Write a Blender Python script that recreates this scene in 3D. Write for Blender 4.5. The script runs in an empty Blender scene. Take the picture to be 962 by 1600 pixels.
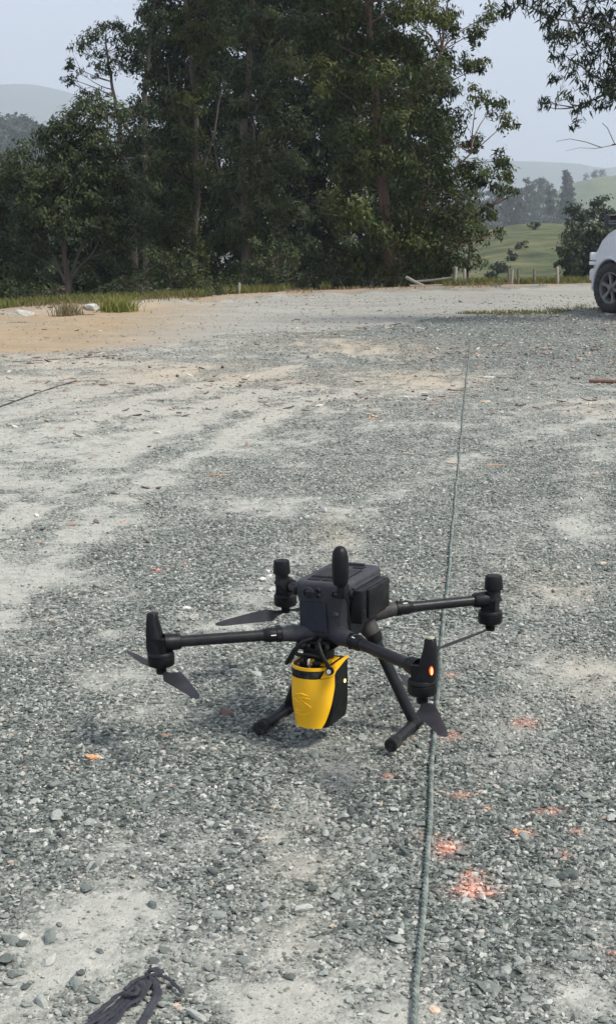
import bpy, bmesh, math, random
import numpy as np
from mathutils import Vector, Matrix, Euler
random.seed(7)
RNG = np.random.default_rng(11)
SC = bpy.context.scene
COL = SC.collection

# ------------------------------------------------------------------ camera
F_PX, HOR, CAM_H = 2100.0, 345.0, 1.395          # focal length and eye level in photograph pixels, eye height in metres
PITCH = math.atan((800 - HOR) / F_PX)
cam = bpy.data.cameras.new('camera')
cam.sensor_fit = 'VERTICAL'; cam.sensor_height = 36.0; cam.lens = 36.0 * F_PX / 1600.0
cam.clip_start = 0.05; cam.clip_end = 20000
cam_o = bpy.data.objects.new('camera', cam); COL.objects.link(cam_o)
cam_o.location = (0, 0, CAM_H); cam_o.rotation_euler = (math.pi / 2 - PITCH, 0, 0)
SC.camera = cam_o

# ------------------------------------------------------------------ sky, sun, exposure
SUN_EL, SUN_AZ = 52.0, 116.0                       # azimuth clockwise from +Y (the viewing direction)
w = bpy.data.worlds.new('World'); SC.world = w; w.use_nodes = True
nt = w.node_tree; nt.nodes.clear()
sky = nt.nodes.new('ShaderNodeTexSky'); sky.sky_type = 'NISHITA'; sky.sun_disc = False
sky.sun_elevation = math.radians(SUN_EL); sky.sun_rotation = math.radians(SUN_AZ)
sky.altitude = 800; sky.air_density = 1.0; sky.dust_density = 4.0; sky.ozone_density = 1.6
hs = nt.nodes.new('ShaderNodeHueSaturation'); hs.inputs['Saturation'].default_value = 0.42
veil = nt.nodes.new('ShaderNodeMixRGB'); veil.inputs['Fac'].default_value = 0.62
veil.inputs['Color2'].default_value = (6.1, 6.65, 8.0, 1)      # even grey cloud sheet over the blue
bgn = nt.nodes.new('ShaderNodeBackground'); bgn.inputs['Strength'].default_value = 0.074
wo = nt.nodes.new('ShaderNodeOutputWorld')
nt.links.new(sky.outputs[0], hs.inputs['Color']); nt.links.new(hs.outputs[0], veil.inputs['Color1'])
nt.links.new(veil.outputs[0], bgn.inputs['Color']); nt.links.new(bgn.outputs[0], wo.inputs['Surface'])
sl = bpy.data.lights.new('sun', 'SUN'); sl.energy = 2.7; sl.angle = math.radians(13); sl.color = (1.0, 0.95, 0.87)
so = bpy.data.objects.new('sun', sl); COL.objects.link(so)
_a, _e = math.radians(SUN_AZ), math.radians(SUN_EL)
_d = Vector((math.sin(_a) * math.cos(_e), math.cos(_a) * math.cos(_e), math.sin(_e)))
so.rotation_euler = (-_d).to_track_quat('-Z', 'Y').to_euler(); so.location = (10, 0, 30)
SC.view_settings.view_transform = 'Standard'; SC.view_settings.look = 'None'
SC.view_settings.exposure = 0.95; SC.view_settings.gamma = 1.0
SC.render.engine = 'CYCLES'
SC.cycles.use_denoising = True
SC.cycles.max_bounces = 6; SC.cycles.transparent_max_bounces = 8; SC.cycles.volume_bounces = 2

# ------------------------------------------------------------------ helpers
def ray(px, py):
    c, s, u = math.cos(PITCH), math.sin(PITCH), (800 - py) / F_PX
    return Vector(((px - 481) / F_PX, c + u * s, -s + u * c))
def g(px, py, z=0.0):                              # photograph pixel -> point on the level z
    d = ray(px, py); return Vector((0, 0, CAM_H)) + d * ((z - CAM_H) / d.z)
def at(px, py, Y):                                 # photograph pixel -> point at the depth Y
    d = ray(px, py); return Vector((0, 0, CAM_H)) + d * (Y / d.y)
def link(o, parent=None):
    COL.objects.link(o)
    if parent is not None: o.parent = parent
    return o
def tag(o, label=None, cat=None, group=None, kind=None):
    if label: o['label'] = label
    if cat: o['category'] = cat
    if group: o['group'] = group
    if kind: o['kind'] = kind
    return o
def empty(name, loc=(0, 0, 0), rz=0.0):
    o = bpy.data.objects.new(name, None); o.location = loc; o.rotation_euler = (0, 0, rz); o.empty_display_size = .1
    return link(o)
def mesh_np(name, V, Fq, mat=None, smooth=False, attrs=None):
    """V (n,3); Fq (m,k) faces of equal size."""
    V = np.asarray(V, np.float32); Fq = np.asarray(Fq, np.int32)
    me = bpy.data.meshes.new(name)
    me.vertices.add(len(V)); me.vertices.foreach_set('co', V.ravel())
    if len(Fq):
        m, k = Fq.shape
        me.loops.add(m * k); me.loops.foreach_set('vertex_index', Fq.ravel())
        me.polygons.add(m); me.polygons.foreach_set('loop_start', np.arange(0, m * k, k, dtype=np.int32))
        me.polygons.foreach_set('loop_total', np.full(m, k, np.int32))
        me.polygons.foreach_set('use_smooth', np.full(m, smooth))
    for kx, arr in (attrs or {}).items():
        a = me.attributes.new(kx, 'FLOAT', 'POINT'); a.data.foreach_set('value', np.asarray(arr, np.float32))
    me.update(calc_edges=True)
    if mat: me.materials.append(mat)
    return me
def obj_me(name, me, parent=None):
    return link(bpy.data.objects.new(name, me), parent)
class MB:
    """collects shapes into one mesh"""
    def __init__(s): s.v = []; s.f = []
    def add(s, V, Fs):
        n = len(s.v); s.v += [tuple(p) for p in V]; s.f += [tuple(i + n for i in q) for q in Fs]; return s
    def box(s, c, d, rot=None, taper=1.0):
        hx, hy, hz = d[0] / 2, d[1] / 2, d[2] / 2; P = []
        for z in (-1, 1):
            t = taper if z > 0 else 1.0
            for x, y in ((-1, -1), (1, -1), (1, 1), (-1, 1)): P.append(Vector((x * hx * t, y * hy * t, z * hz)))
        if rot is not None: P = [rot @ p for p in P]
        c = Vector(c); P = [p + c for p in P]
        return s.add(P, [(3, 2, 1, 0), (4, 5, 6, 7), (0, 1, 5, 4), (1, 2, 6, 5), (2, 3, 7, 6), (3, 0, 4, 7)])
    def tube(s, pts, rad, n=10, cap=True, flat=1.0, twist=0.0):
        pts = [Vector(p) for p in pts]
        R = list(rad) if hasattr(rad, '__len__') else [rad] * len(pts)
        V = []; Fs = []; ref = None
        for i, p in enumerate(pts):
            t = (pts[min(i + 1, len(pts) - 1)] - pts[max(i - 1, 0)])
            t = t.normalized() if t.length > 1e-9 else Vector((0, 0, 1))
            if ref is None:
                ref = Vector((0, 0, 1)) if abs(t.z) < .9 else Vector((1, 0, 0))
            a = ref - t * ref.dot(t)
            a = a.normalized() if a.length > 1e-6 else t.orthogonal().normalized()
            b = t.cross(a); ref = a
            for k in range(n):
                q = 2 * math.pi * k / n + twist * i
                V.append(p + a * (math.cos(q) * R[i] * flat) + b * (math.sin(q) * R[i]))
        for i in range(len(pts) - 1):
            for k in range(n):
                Fs.append((i * n + k, i * n + (k + 1) % n, (i + 1) * n + (k + 1) % n, (i + 1) * n + k))
        if cap:
            Fs.append(tuple(range(n - 1, -1, -1))); m = (len(pts) - 1) * n; Fs.append(tuple(range(m, m + n)))
        return s.add(V, Fs)
    def lathe(s, prof, c=(0, 0, 0), axis='z', n=24, rot=None, cap=True):
        """prof: (radius, height) pairs; open ends are capped"""
        V = []; Fs = []; m = len(prof); c = Vector(c)
        for r, h in prof:
            for k in range(n):
                q = 2 * math.pi * k / n; p = Vector((r * math.cos(q), r * math.sin(q), h))
                if axis == 'y': p = Vector((p.x, p.z, p.y))
                if axis == 'x': p = Vector((p.z, p.x, p.y))
                if rot is not None: p = rot @ p
                V.append(p + c)
        for i in range(m - 1):
            for k in range(n): Fs.append((i * n + k, i * n + (k + 1) % n, (i + 1) * n + (k + 1) % n, (i + 1) * n + k))
        if cap: Fs.append(tuple(range(n - 1, -1, -1))); Fs.append(tuple(range((m - 1) * n, m * n)))
        return s.add(V, Fs)
    def build(s, name, mat, parent=None, smooth=False, bevel=0.0, seg=2):
        me = bpy.data.meshes.new(name); me.from_pydata([tuple(p) for p in s.v], [], s.f)
        bm = bmesh.new(); bm.from_mesh(me)
        bmesh.ops.recalc_face_normals(bm, faces=bm.faces[:])
        if bevel:
            es = [e for e in bm.edges if len(e.link_faces) == 2 and e.calc_face_angle(0) > .45]
            bmesh.ops.bevel(bm, geom=es, offset=bevel, segments=seg, profile=.5, affect='EDGES', clamp_overlap=True)
        bm.to_mesh(me); bm.free()
        if smooth:
            me.polygons.foreach_set('use_smooth', [True] * len(me.polygons))
            try: me.set_sharp_from_angle(angle=math.radians(40))
            except Exception: pass
        if mat: me.materials.append(mat)
        return obj_me(name, me, parent)
def lerp(a, b, t): return a + (b - a) * t

# value noise on numpy arrays
_perm = RNG.random((256, 256))
def vnoise(x, y):
    xi = np.floor(x).astype(int); yi = np.floor(y).astype(int); fx = x - xi; fy = y - yi
    fx = fx * fx * (3 - 2 * fx); fy = fy * fy * (3 - 2 * fy)
    A = _perm[xi % 256, yi % 256]; B = _perm[(xi + 1) % 256, yi % 256]
    C_ = _perm[xi % 256, (yi + 1) % 256]; D_ = _perm[(xi + 1) % 256, (yi + 1) % 256]
    return (A * (1 - fx) + B * fx) * (1 - fy) + (C_ * (1 - fx) + D_ * fx) * fy
def fbm(x, y, o=4):
    r = 0; a = .5; n = 0
    for i in range(o):
        r = r + a * vnoise(x * 2 ** i + 17.3 * i, y * 2 ** i - 9.1 * i); n += a; a *= .5
    return r / n
def sstep(a, b, x):
    t = np.clip((x - a) / (b - a), 0, 1); return t * t * (3 - 2 * t)

# ------------------------------------------------------------------ materials
def newmat(name):
    m = bpy.data.materials.new(name); m.use_nodes = True; t = m.node_tree; t.nodes.clear()
    out = t.nodes.new('ShaderNodeOutputMaterial'); b = t.nodes.new('ShaderNodeBsdfPrincipled')
    t.links.new(b.outputs[0], out.inputs['Surface'])
    return m, t, b, out
def nd(t, typ, **kw):
    n = t.nodes.new(typ)
    for k, v in kw.items(): setattr(n, k, v)
    return n
def ramp(t, fac, stops, interp='LINEAR'):
    r = t.nodes.new('ShaderNodeValToRGB'); r.color_ramp.interpolation = interp
    e = r.color_ramp.elements
    while len(e) < len(stops): e.new(.5)
    for q, (p, c) in zip(e, stops): q.position = p; q.color = (*c, 1) if len(c) == 3 else c
    t.links.new(fac, r.inputs[0]); return r.outputs[0]
def mixc(t, fac, a, b, mode='MIX'):
    m = t.nodes.new('ShaderNodeMixRGB'); m.blend_type = mode
    for s, v in ((m.inputs[0], fac), (m.inputs[1], a), (m.inputs[2], b)):
        if isinstance(v, (int, float)): s.default_value = v
        elif isinstance(v, tuple): s.default_value = (*v, 1) if len(v) == 3 else v
        else: t.links.new(v, s)
    return m.outputs[0]
def math_(t, op, a, b=0.0, clamp=False):
    m = t.nodes.new('ShaderNodeMath'); m.operation = op; m.use_clamp = clamp
    for s, v in ((m.inputs[0], a), (m.inputs[1], b)):
        if isinstance(v, (int, float)): s.default_value = v
        else: t.links.new(v, s)
    return m.outputs[0]
def simple(name, col, rough=.5, metal=0.0, var=.25, scale=30.0, bump=.0, bscale=200.0, dirt=None, dirt_amt=.5, spec=.5):
    m, t, b, out = newmat(name)
    tc = nd(t, 'ShaderNodeTexCoord')
    n = nd(t, 'ShaderNodeTexNoise'); n.inputs['Scale'].default_value = scale; n.inputs['Detail'].default_value = 6
    t.links.new(tc.outputs['Object'], n.inputs['Vector'])
    c = ramp(t, n.outputs['Fac'], [(.25, tuple(x * (1 - var) for x in col)), (.75, tuple(min(1, x * (1 + var)) for x in col))])
    if dirt:
        n3 = nd(t, 'ShaderNodeTexNoise'); n3.inputs['Scale'].default_value = scale * .6; n3.inputs['Detail'].default_value = 8
        n3.inputs['Roughness'].default_value = .7
        t.links.new(tc.outputs['Object'], n3.inputs['Vector'])
        f = ramp(t, n3.outputs['Fac'], [(.45, (0, 0, 0)), (.75, (dirt_amt,) * 3)])
        c = mixc(t, f, c, dirt)
    t.links.new(c, b.inputs['Base Color']); b.inputs['Metallic'].default_value = metal; b.inputs['Specular IOR Level'].default_value = spec
    r = ramp(t, n.outputs['Fac'], [(.3, (max(0, rough - .08),) * 3), (.7, (min(1, rough + .1),) * 3)])
    t.links.new(r, b.inputs['Roughness'])
    if bump:
        n2 = nd(t, 'ShaderNodeTexNoise'); n2.inputs['Scale'].default_value = bscale; n2.inputs['Detail'].default_value = 4
        t.links.new(tc.outputs['Object'], n2.inputs['Vector'])
        bp = nd(t, 'ShaderNodeBump'); bp.inputs['Strength'].default_value = bump; bp.inputs['Distance'].default_value = .002
        t.links.new(n2.outputs['Fac'], bp.inputs['Height']); t.links.new(bp.outputs[0], b.inputs['Normal'])
    return m
def attr(t, name, typ='GEOMETRY'):
    a = nd(t, 'ShaderNodeAttribute'); a.attribute_type = typ; a.attribute_name = name; return a.outputs['Fac']

def leaf_mat(name, c_dark, c_mid, c_light, rough=.45, trans=.25):
    m, t, b, out = newmat(name)
    c_dark, c_mid, c_light = [tuple(x * .86 for x in q) for q in (c_dark, c_mid, c_light)]
    v = attr(t, 'var')
    c = ramp(t, v, [(0.0, c_dark), (.5, c_mid), (1.0, c_light)])
    t.links.new(c, b.inputs['Base Color']); b.inputs['Roughness'].default_value = rough
    b.inputs['Specular IOR Level'].default_value = .18
    tr = nd(t, 'ShaderNodeBsdfTranslucent'); t.links.new(c, tr.inputs['Color'])
    mx = nd(t, 'ShaderNodeMixShader'); mx.inputs[0].default_value = trans
    t.links.new(b.outputs[0], mx.inputs[1]); t.links.new(tr.outputs[0], mx.inputs[2]); t.links.new(mx.outputs[0], out.inputs['Surface'])
    return m
def bark_mat(name, c1, c2):
    m, t, b, out = newmat(name)
    tc = nd(t, 'ShaderNodeTexCoord'); mp = nd(t, 'ShaderNodeMapping'); mp.inputs['Scale'].default_value = (14, 14, 1.6)
    t.links.new(tc.outputs['Object'], mp.inputs[0])
    n = nd(t, 'ShaderNodeTexNoise'); n.inputs['Scale'].default_value = 1.0; n.inputs['Detail'].default_value = 7; n.inputs['Roughness'].default_value = .7
    t.links.new(mp.outputs[0], n.inputs['Vector'])
    c = ramp(t, n.outputs['Fac'], [(.3, c1), (.7, c2)])
    t.links.new(c, b.inputs['Base Color']); b.inputs['Roughness'].default_value = .85
    bp = nd(t, 'ShaderNodeBump'); bp.inputs['Strength'].default_value = .6; bp.inputs['Distance'].default_value = .03
    t.links.new(n.outputs['Fac'], bp.inputs['Height']); t.links.new(bp.outputs[0], b.inputs['Normal'])
    return m

# ------------------------------------------------------------------ ground: masks in world metres
# patches of pale rock dust (pixel x, y, radius across, radius along the view in metres, amount)
DUST = [(470,1380,.10,.42,1.0),(520,1215,.07,.16,.8),(545,1330,.07,.14,.5),(440,1600,.12,.22,.7),(175,1430,.14,.16,1.0),(90,1500,.12,.14,.9),(215,1330,.10,.08,.6),
        (30,1590,.1,.1,.7),(290,1310,.12,.08,.55),(190,1060,.18,.2,.55),(100,990,.3,.3,.35),(250,1110,.12,.12,.4),(520,840,.10,.25,.85),(560,800,.2,.3,.5),(430,780,.35,.3,.4),
        (60,760,.45,.5,.8),(180,800,.16,.5,.8),(90,860,.12,.4,.7),(0,900,.25,.4,.7),(330,700,.4,.6,.5),(230,650,.6,.5,.55),(60,690,.5,.6,.7),(410,640,.6,.5,.45),
        (660,590,.45,.65,1.0),(560,545,.7,.7,.5),(930,1050,.12,.25,.6),(850,910,.14,.25,.6),(900,830,.2,.3,.5),(940,640,.4,.5,.35),(20,600,.7,.8,.55),
        (830,1190,.12,.1,.35),(930,1560,.1,.1,.5),(580,1480,.1,.12,.6),(610,1580,.08,.08,.5),(350,980,.16,.12,.5),(310,960,.12,.08,.5),(480,560,.5,.5,.4),(130,570,.7,.6,.5),(380,1480,.1,.1,.35)]
SANDY = [(660,590,.5,.7,.75),(520,830,.12,.3,.55),(560,545,.9,.8,.55),(940,640,.5,.6,.3),(330,590,.9,1.0,.3),(470,1370,.1,.3,.25),(850,910,.2,.3,.4),(930,1050,.14,.3,.3)]
CORAL = [(697,1325,.030,.040),(740,1372,.026,.03),(738,1392,.045,.03),(815,1302,.026,.018),(876,1336,.017,.02),(897,1301,.013,.015),(608,1212,.013,.018),(722,1243,.028,.02),
         (762,1263,.012,.016),(820,1130,.035,.035),(705,1055,.018,.02),(855,1268,.03,.02),(658,1308,.012,.018),(705,1150,.02,.04),(777,1380,.01,.012),(955,1492,.012,.014),
         (247,892,.018,.025),(290,881,.012,.018),(195,815,.014,.03)]
TRACKS = [([(-60, 1010), (30, 920), (100, 860), (165, 800), (215, 765), (290, 715), (380, 670), (480, 630), (600, 592)], .13, .72),
          ([(-80, 870), (0, 815), (50, 785), (100, 755), (180, 710), (260, 670), (360, 630), (470, 600)], .17, .8), ([(-60, 760), (30, 715), (120, 670), (220, 630), (330, 600), (460, 570)], .2, .7),
          ([(-60, 680), (60, 640), (170, 605), (300, 575)], .25, .6), ([(300, 1020), (390, 930), (470, 850), (560, 790), (680, 735), (800, 690), (962, 650)], .12, .30), ([(760, 1240), (830, 1040), (870, 900), (905, 790), (930, 700)], .10, .25)]
def blobs(X, Y, L):
    r = np.zeros_like(X)
    for px, py, rx, ry, a in L:
        c = g(px, py)
        r = np.maximum(r, a * np.exp(-(((X - c.x) / rx) ** 2 + ((Y - c.y) / ry) ** 2) * .8))
    return r
LOT = [(-14, 7.0), (-3.27, 14.3), (-1.36, 15.84), (.94, 18.3), (2.34, 19.9), (5.1, 22.3), (9, 24.3), (20, 29.0)]
VER = [(-16, 11.5), (-8, 17.4), (-4.7, 20.1), (-2.9, 22.3), (-.99, 25.0), (1.8, 27.3), (5.4, 28.2), (9, 29.3), (20, 33.0)]
def linef(X, L): return np.interp(X, [p[0] for p in L], [p[1] for p in L])
def masks(X, Y):
    wob = (fbm(X * 1.1 + 5, Y * 1.1) - .5)
    lot = linef(X, LOT) + wob * 1.6; ver = linef(X, VER) + wob * 1.0
    road = sstep(-.5, .6, Y - lot) * (1 - sstep(-.7, .4, Y - ver))
    beyond = sstep(-.4, .5, Y - ver)
    n1 = fbm(X * 2.3, Y * 2.3, 5); n2 = fbm(X * 9.0, Y * 9.0, 4)
    d = blobs(X, Y, DUST)
    # wheel tracks sweeping from the left foreground to the right
    for L_, wd, amt in TRACKS:
        P_ = [g(*q) for q in L_]
        for a_, b_ in zip(P_[:-1], P_[1:]):
            ux, uy = b_.x - a_.x, b_.y - a_.y; tt = np.clip(((X - a_.x) * ux + (Y - a_.y) * uy) / (ux * ux + uy * uy), 0, 1)
            dd = (X - a_.x - tt * ux) ** 2 + (Y - a_.y - tt * uy) ** 2
            d = np.maximum(d, 1.05 * amt * np.exp(-dd / (wd * wd)))
    n5 = fbm(X * 30.0, Y * 30.0, 3)
    dust = np.clip(d * (.30 + .75 * n1 + .6 * (n2 - .25)) + (n1 - .5) * .8 + (n2 - .5) * .8 + (n5 - .5) * .5 + .06, 0, 1)
    dust = np.clip(dust + .12 * sstep(3.8, 5.5, Y) + .26 * sstep(6, 12, Y) * (.5 + n2) - .38 * sstep(10.5, 15, Y) * sstep(-1.5, 1.5, X) * (.6 + .8 * n1), 0, 1)
    sand = np.clip(blobs(X, Y, SANDY) + sstep(7, 14, Y) * (fbm(X * .7 + 3, Y * .7, 3) - .38) * 1.1, 0, 1)
    lefty = sstep(-.6, -3.2, X)
    sand_road = np.clip(road * lefty * 1.1, 0, 1)
    coral = np.zeros_like(X)
    for px, py, rx, ry in CORAL:
        c = g(px, py); coral = np.maximum(coral, np.exp(-(((X - c.x) / rx) ** 2 + ((Y - c.y) / ry) ** 2)))
    return dict(dust=dust, road=road, sand=np.maximum(sand, 0), sroad=sand_road, coral=coral, beyond=beyond)
def height(X, Y):
    und = (fbm(X * .5, Y * .5, 3) - .5) * .10 * sstep(4.5, 9, Y) + (fbm(X * 2.7, Y * 2.7, 3) - .5) * .022 * sstep(1.0, 5.0, np.abs(Y - 3.5) + np.abs(X) * .5 + 1.0)
    ver = linef(X, VER)
    bank = .10 * np.exp(-((Y - ver - .2) / .5) ** 2)
    drop = -sstep(1.5, 22.0, Y - ver) * (4.2 + 3.0 * sstep(2, -10, X))
    past = sstep(70, 88, Y) * (.4 + (Y - 88) * .11)
    past = np.where(Y > 88, np.minimum(past, .4 + 6.2 * (1 - np.exp(-np.maximum(Y - 88, 0) / 55.0))), past)
    cx = 26 + (Y - 150) * .15
    side = np.exp(-((X - cx) / 32.0) ** 2)
    far = -14 * sstep(170, 330, Y) - 14 * (1 - side) * sstep(60, 150, Y)
    return und + bank + drop + past * side + far + (fbm(X * .03, Y * .03, 3) - .5) * 3.0 * sstep(40, 120, Y) * (1 - .8 * side)

def ground_material():
    m, t, b, out = newmat('crushed_stone')
    tc = nd(t, 'ShaderNodeTexCoord'); P = tc.outputs['Object']
    def tex(typ, scale, **kw):
        n = nd(t, typ); n.inputs['Scale'].default_value = scale
        for k, v in kw.items(): n.inputs[k].default_value = v
        t.links.new(P, n.inputs['Vector']); return n
    v1 = tex('ShaderNodeTexVoronoi', 95); v2 = tex('ShaderNodeTexVoronoi', 46); n1 = tex('ShaderNodeTexNoise', 2.6, Detail=8.0, Roughness=.62)
    n2 = tex('ShaderNodeTexNoise', 22, Detail=6.0, Roughness=.7); n3 = tex('ShaderNodeTexNoise', 240, Detail=3.0); n4 = tex('ShaderNodeTexNoise', .22, Detail=9.0, Roughness=.7)
    sx = nd(t, 'ShaderNodeSeparateColor'); t.links.new(v1.outputs['Color'], sx.inputs[0])
    sx2 = nd(t, 'ShaderNodeSeparateColor'); t.links.new(v2.outputs['Color'], sx2.inputs[0])
    stops = [(0, (.035, .042, .040)), (.3, (.09, .102, .094)), (.6, (.165, .18, .165)), (.85, (.265, .278, .252)), (1, (.48, .475, .43))]
    ca = ramp(t, sx.outputs[0], stops); cb = ramp(t, sx2.outputs[1], stops)
    c = mixc(t, math_(t, 'GREATER_THAN', n2.outputs['Fac'], .53), ca, cb)
    c = mixc(t, .45, c, mixc(t, n1.outputs['Fac'], (.7, .72, .7), (1.25, 1.25, 1.22)), 'MULTIPLY')
    dustc = ramp(t, n2.outputs['Fac'], [(.3, (.33, .328, .288)), (.7, (.50, .495, .44))])
    dustc = mixc(t, .35, dustc, ramp(t, n3.outputs['Fac'], [(.3, (.55, .55, .55)), (.7, (1.1, 1.1, 1.1))]), 'MULTIPLY')
    sandc = ramp(t, n1.outputs['Fac'], [(.3, (.36, .29, .205)), (.7, (.47, .385, .275))])
    dn = math_(t, 'ADD', attr(t, 'dust'), math_(t, 'MULTIPLY', math_(t, 'SUBTRACT', n2.outputs['Fac'], .5), .9))
    df = ramp(t, dn, [(.18, (0, 0, 0)), (.85, (1, 1, 1))])
    sf = math_(t, 'MULTIPLY', attr(t, 'sand'), .75)
    dcol = mixc(t, sf, dustc, sandc)
    c = mixc(t, math_(t, 'MULTIPLY', df, .92), c, dcol)
    c = mixc(t, math_(t, 'MULTIPLY', sf, .35), c, sandc)
    roadc = ramp(t, n2.outputs['Fac'], [(.3, (.27, .265, .235)), (.7, (.375, .365, .32))])
    orange = ramp(t, n1.outputs['Fac'], [(.3, (.30, .212, .115)), (.7, (.39, .285, .168))])
    mpr = nd(t, 'ShaderNodeMapping'); mpr.inputs['Rotation'].default_value = (0, 0, -.72); mpr.inputs['Scale'].default_value = (.5, 2.6, 1); t.links.new(P, mpr.inputs[0])
    nr = nd(t, 'ShaderNodeTexNoise'); nr.inputs['Scale'].default_value = 1.0; nr.inputs['Detail'].default_value = 7; nr.inputs['Roughness'].default_value = .65; t.links.new(mpr.outputs[0], nr.inputs['Vector'])
    roadc = mixc(t, math_(t, 'MULTIPLY', attr(t, 'sroad'), ramp(t, nr.outputs['Fac'], [(.34, (.35,) * 3), (.58, (1,) * 3)])), roadc, orange)
    roadc = mixc(t, .45, roadc, ramp(t, nr.outputs['Fac'], [(.32, (.66, .66, .67)), (.5, (.95, .95, .95)), (.68, (1.28, 1.27, 1.24))]), 'MULTIPLY')
    rn = math_(t, 'ADD', attr(t, 'road'), math_(t, 'MULTIPLY', math_(t, 'SUBTRACT', n1.outputs['Fac'], .5), 1.1))
    c = mixc(t, ramp(t, rn, [(.35, (0, 0, 0)), (.7, (.95, .95, .95))]), c, roadc)
    grassc = ramp(t, n4.outputs['Fac'], [(.36, (.030, .042, .018)), (.47, (.065, .080, .032)), (.56, (.105, .113, .05)), (.70, (.18, .155, .085))])
    bn = math_(t, 'ADD', attr(t, 'beyond'), math_(t, 'MULTIPLY', math_(t, 'SUBTRACT', n1.outputs['Fac'], .5), 1.0))
    earth = ramp(t, n2.outputs['Fac'], [(.3, (.24, .18, .125)), (.7, (.36, .28, .20))])
    c = mixc(t, ramp(t, bn, [(.2, (0, 0, 0)), (.45, (1, 1, 1))]), c, earth)
    c = mixc(t, attr(t, 'grass'), c, grassc)
    co = math_(t, 'MULTIPLY', attr(t, 'coral'), .62)
    cn = math_(t, 'MULTIPLY', co, ramp(t, n2.outputs['Fac'], [(.3, (.25,) * 3), (.6, (1,) * 3)]))
    c = mixc(t, cn, c, (.56, .29, .215))
    t.links.new(c, b.inputs['Base Color']); b.inputs['Roughness'].default_value = .93; b.inputs['Specular IOR Level'].default_value = .2
    hgt = math_(t, 'SUBTRACT', 1.0, math_(t, 'ADD', math_(t, 'MULTIPLY', v1.outputs['Distance'], .7), math_(t, 'MULTIPLY', v2.outputs['Distance'], .6)))
    hgt = math_(t, 'MULTIPLY', hgt, math_(t, 'SUBTRACT', 1.15, df))
    hgt = math_(t, 'ADD', hgt, math_(t, 'MULTIPLY', n3.outputs['Fac'], .25)); hgt = math_(t, 'ADD', hgt, math_(t, 'MULTIPLY', n2.outputs['Fac'], .8))
    bp = nd(t, 'ShaderNodeBump'); bp.inputs['Strength'].default_value = .85; bp.inputs['Distance'].default_value = .012
    t.links.new(hgt, bp.inputs['Height']); t.links.new(bp.outputs[0], b.inputs['Normal'])
    return m
M_GROUND = ground_material()
# one sheet, fine near the camera and coarse towards the horizon; the dirt road is cut out of the same sheet
ys = [-3.0]
while ys[-1] < 4200:
    y = ys[-1]; ys.append(y + (.035 if 1.6 < y < 5 else .07 if y < 9 else .11 if y < 31 else max(.5, (y - 25) * .055)))
xs_h = [0.0]
while xs_h[-1] < 3600:
    x = xs_h[-1]; xs_h.append(x + (.035 if x < 1.6 else .10 if x < 6 else .3 if x < 14 else max(.5, x * .06)))
xs = np.array([-v for v in xs_h[:0:-1]] + xs_h); ys = np.array(ys)
GX, GY = np.meshgrid(xs, ys); nx, ny = len(xs), len(ys)
MK = masks(GX, GY); GZ = height(GX, GY)
# small bushes are placed on the pasture further down
grass_m = sstep(1.6, 4.0, GY - linef(GX, VER) + (fbm(GX * 1.5, GY * 1.5) - .5) * 2)
idx = np.arange(nx * ny).reshape(ny, nx)
Q = np.stack([idx[:-1, :-1], idx[:-1, 1:], idx[1:, 1:], idx[1:, :-1]], -1).reshape(-1, 4)
roadf = MK['road'][:-1, :-1].ravel() > .5
GV = np.stack([GX.ravel(), GY.ravel(), GZ.ravel()], 1)
GA = {k: MK[k].ravel() for k in MK}; GA['grass'] = grass_m.ravel()
def sub_sheet(name, faces):
    used, inv = np.unique(faces, return_inverse=True)
    me = mesh_np(name, GV[used], inv.reshape(faces.shape), M_GROUND, True, {k: v[used] for k, v in GA.items()})
    return tag(obj_me(name, me), kind='structure')
GROUND = sub_sheet('ground', Q[~roadf]); ROAD = sub_sheet('road', Q[roadf])
def gz(x, y): return float(height(np.array([x]), np.array([y]))[0])
def gp(px, py):                                    # pixel -> point on the uneven lot
    p = g(px, py)
    for _ in range(3): p = g(px, py, gz(p.x, p.y))
    return p

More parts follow.
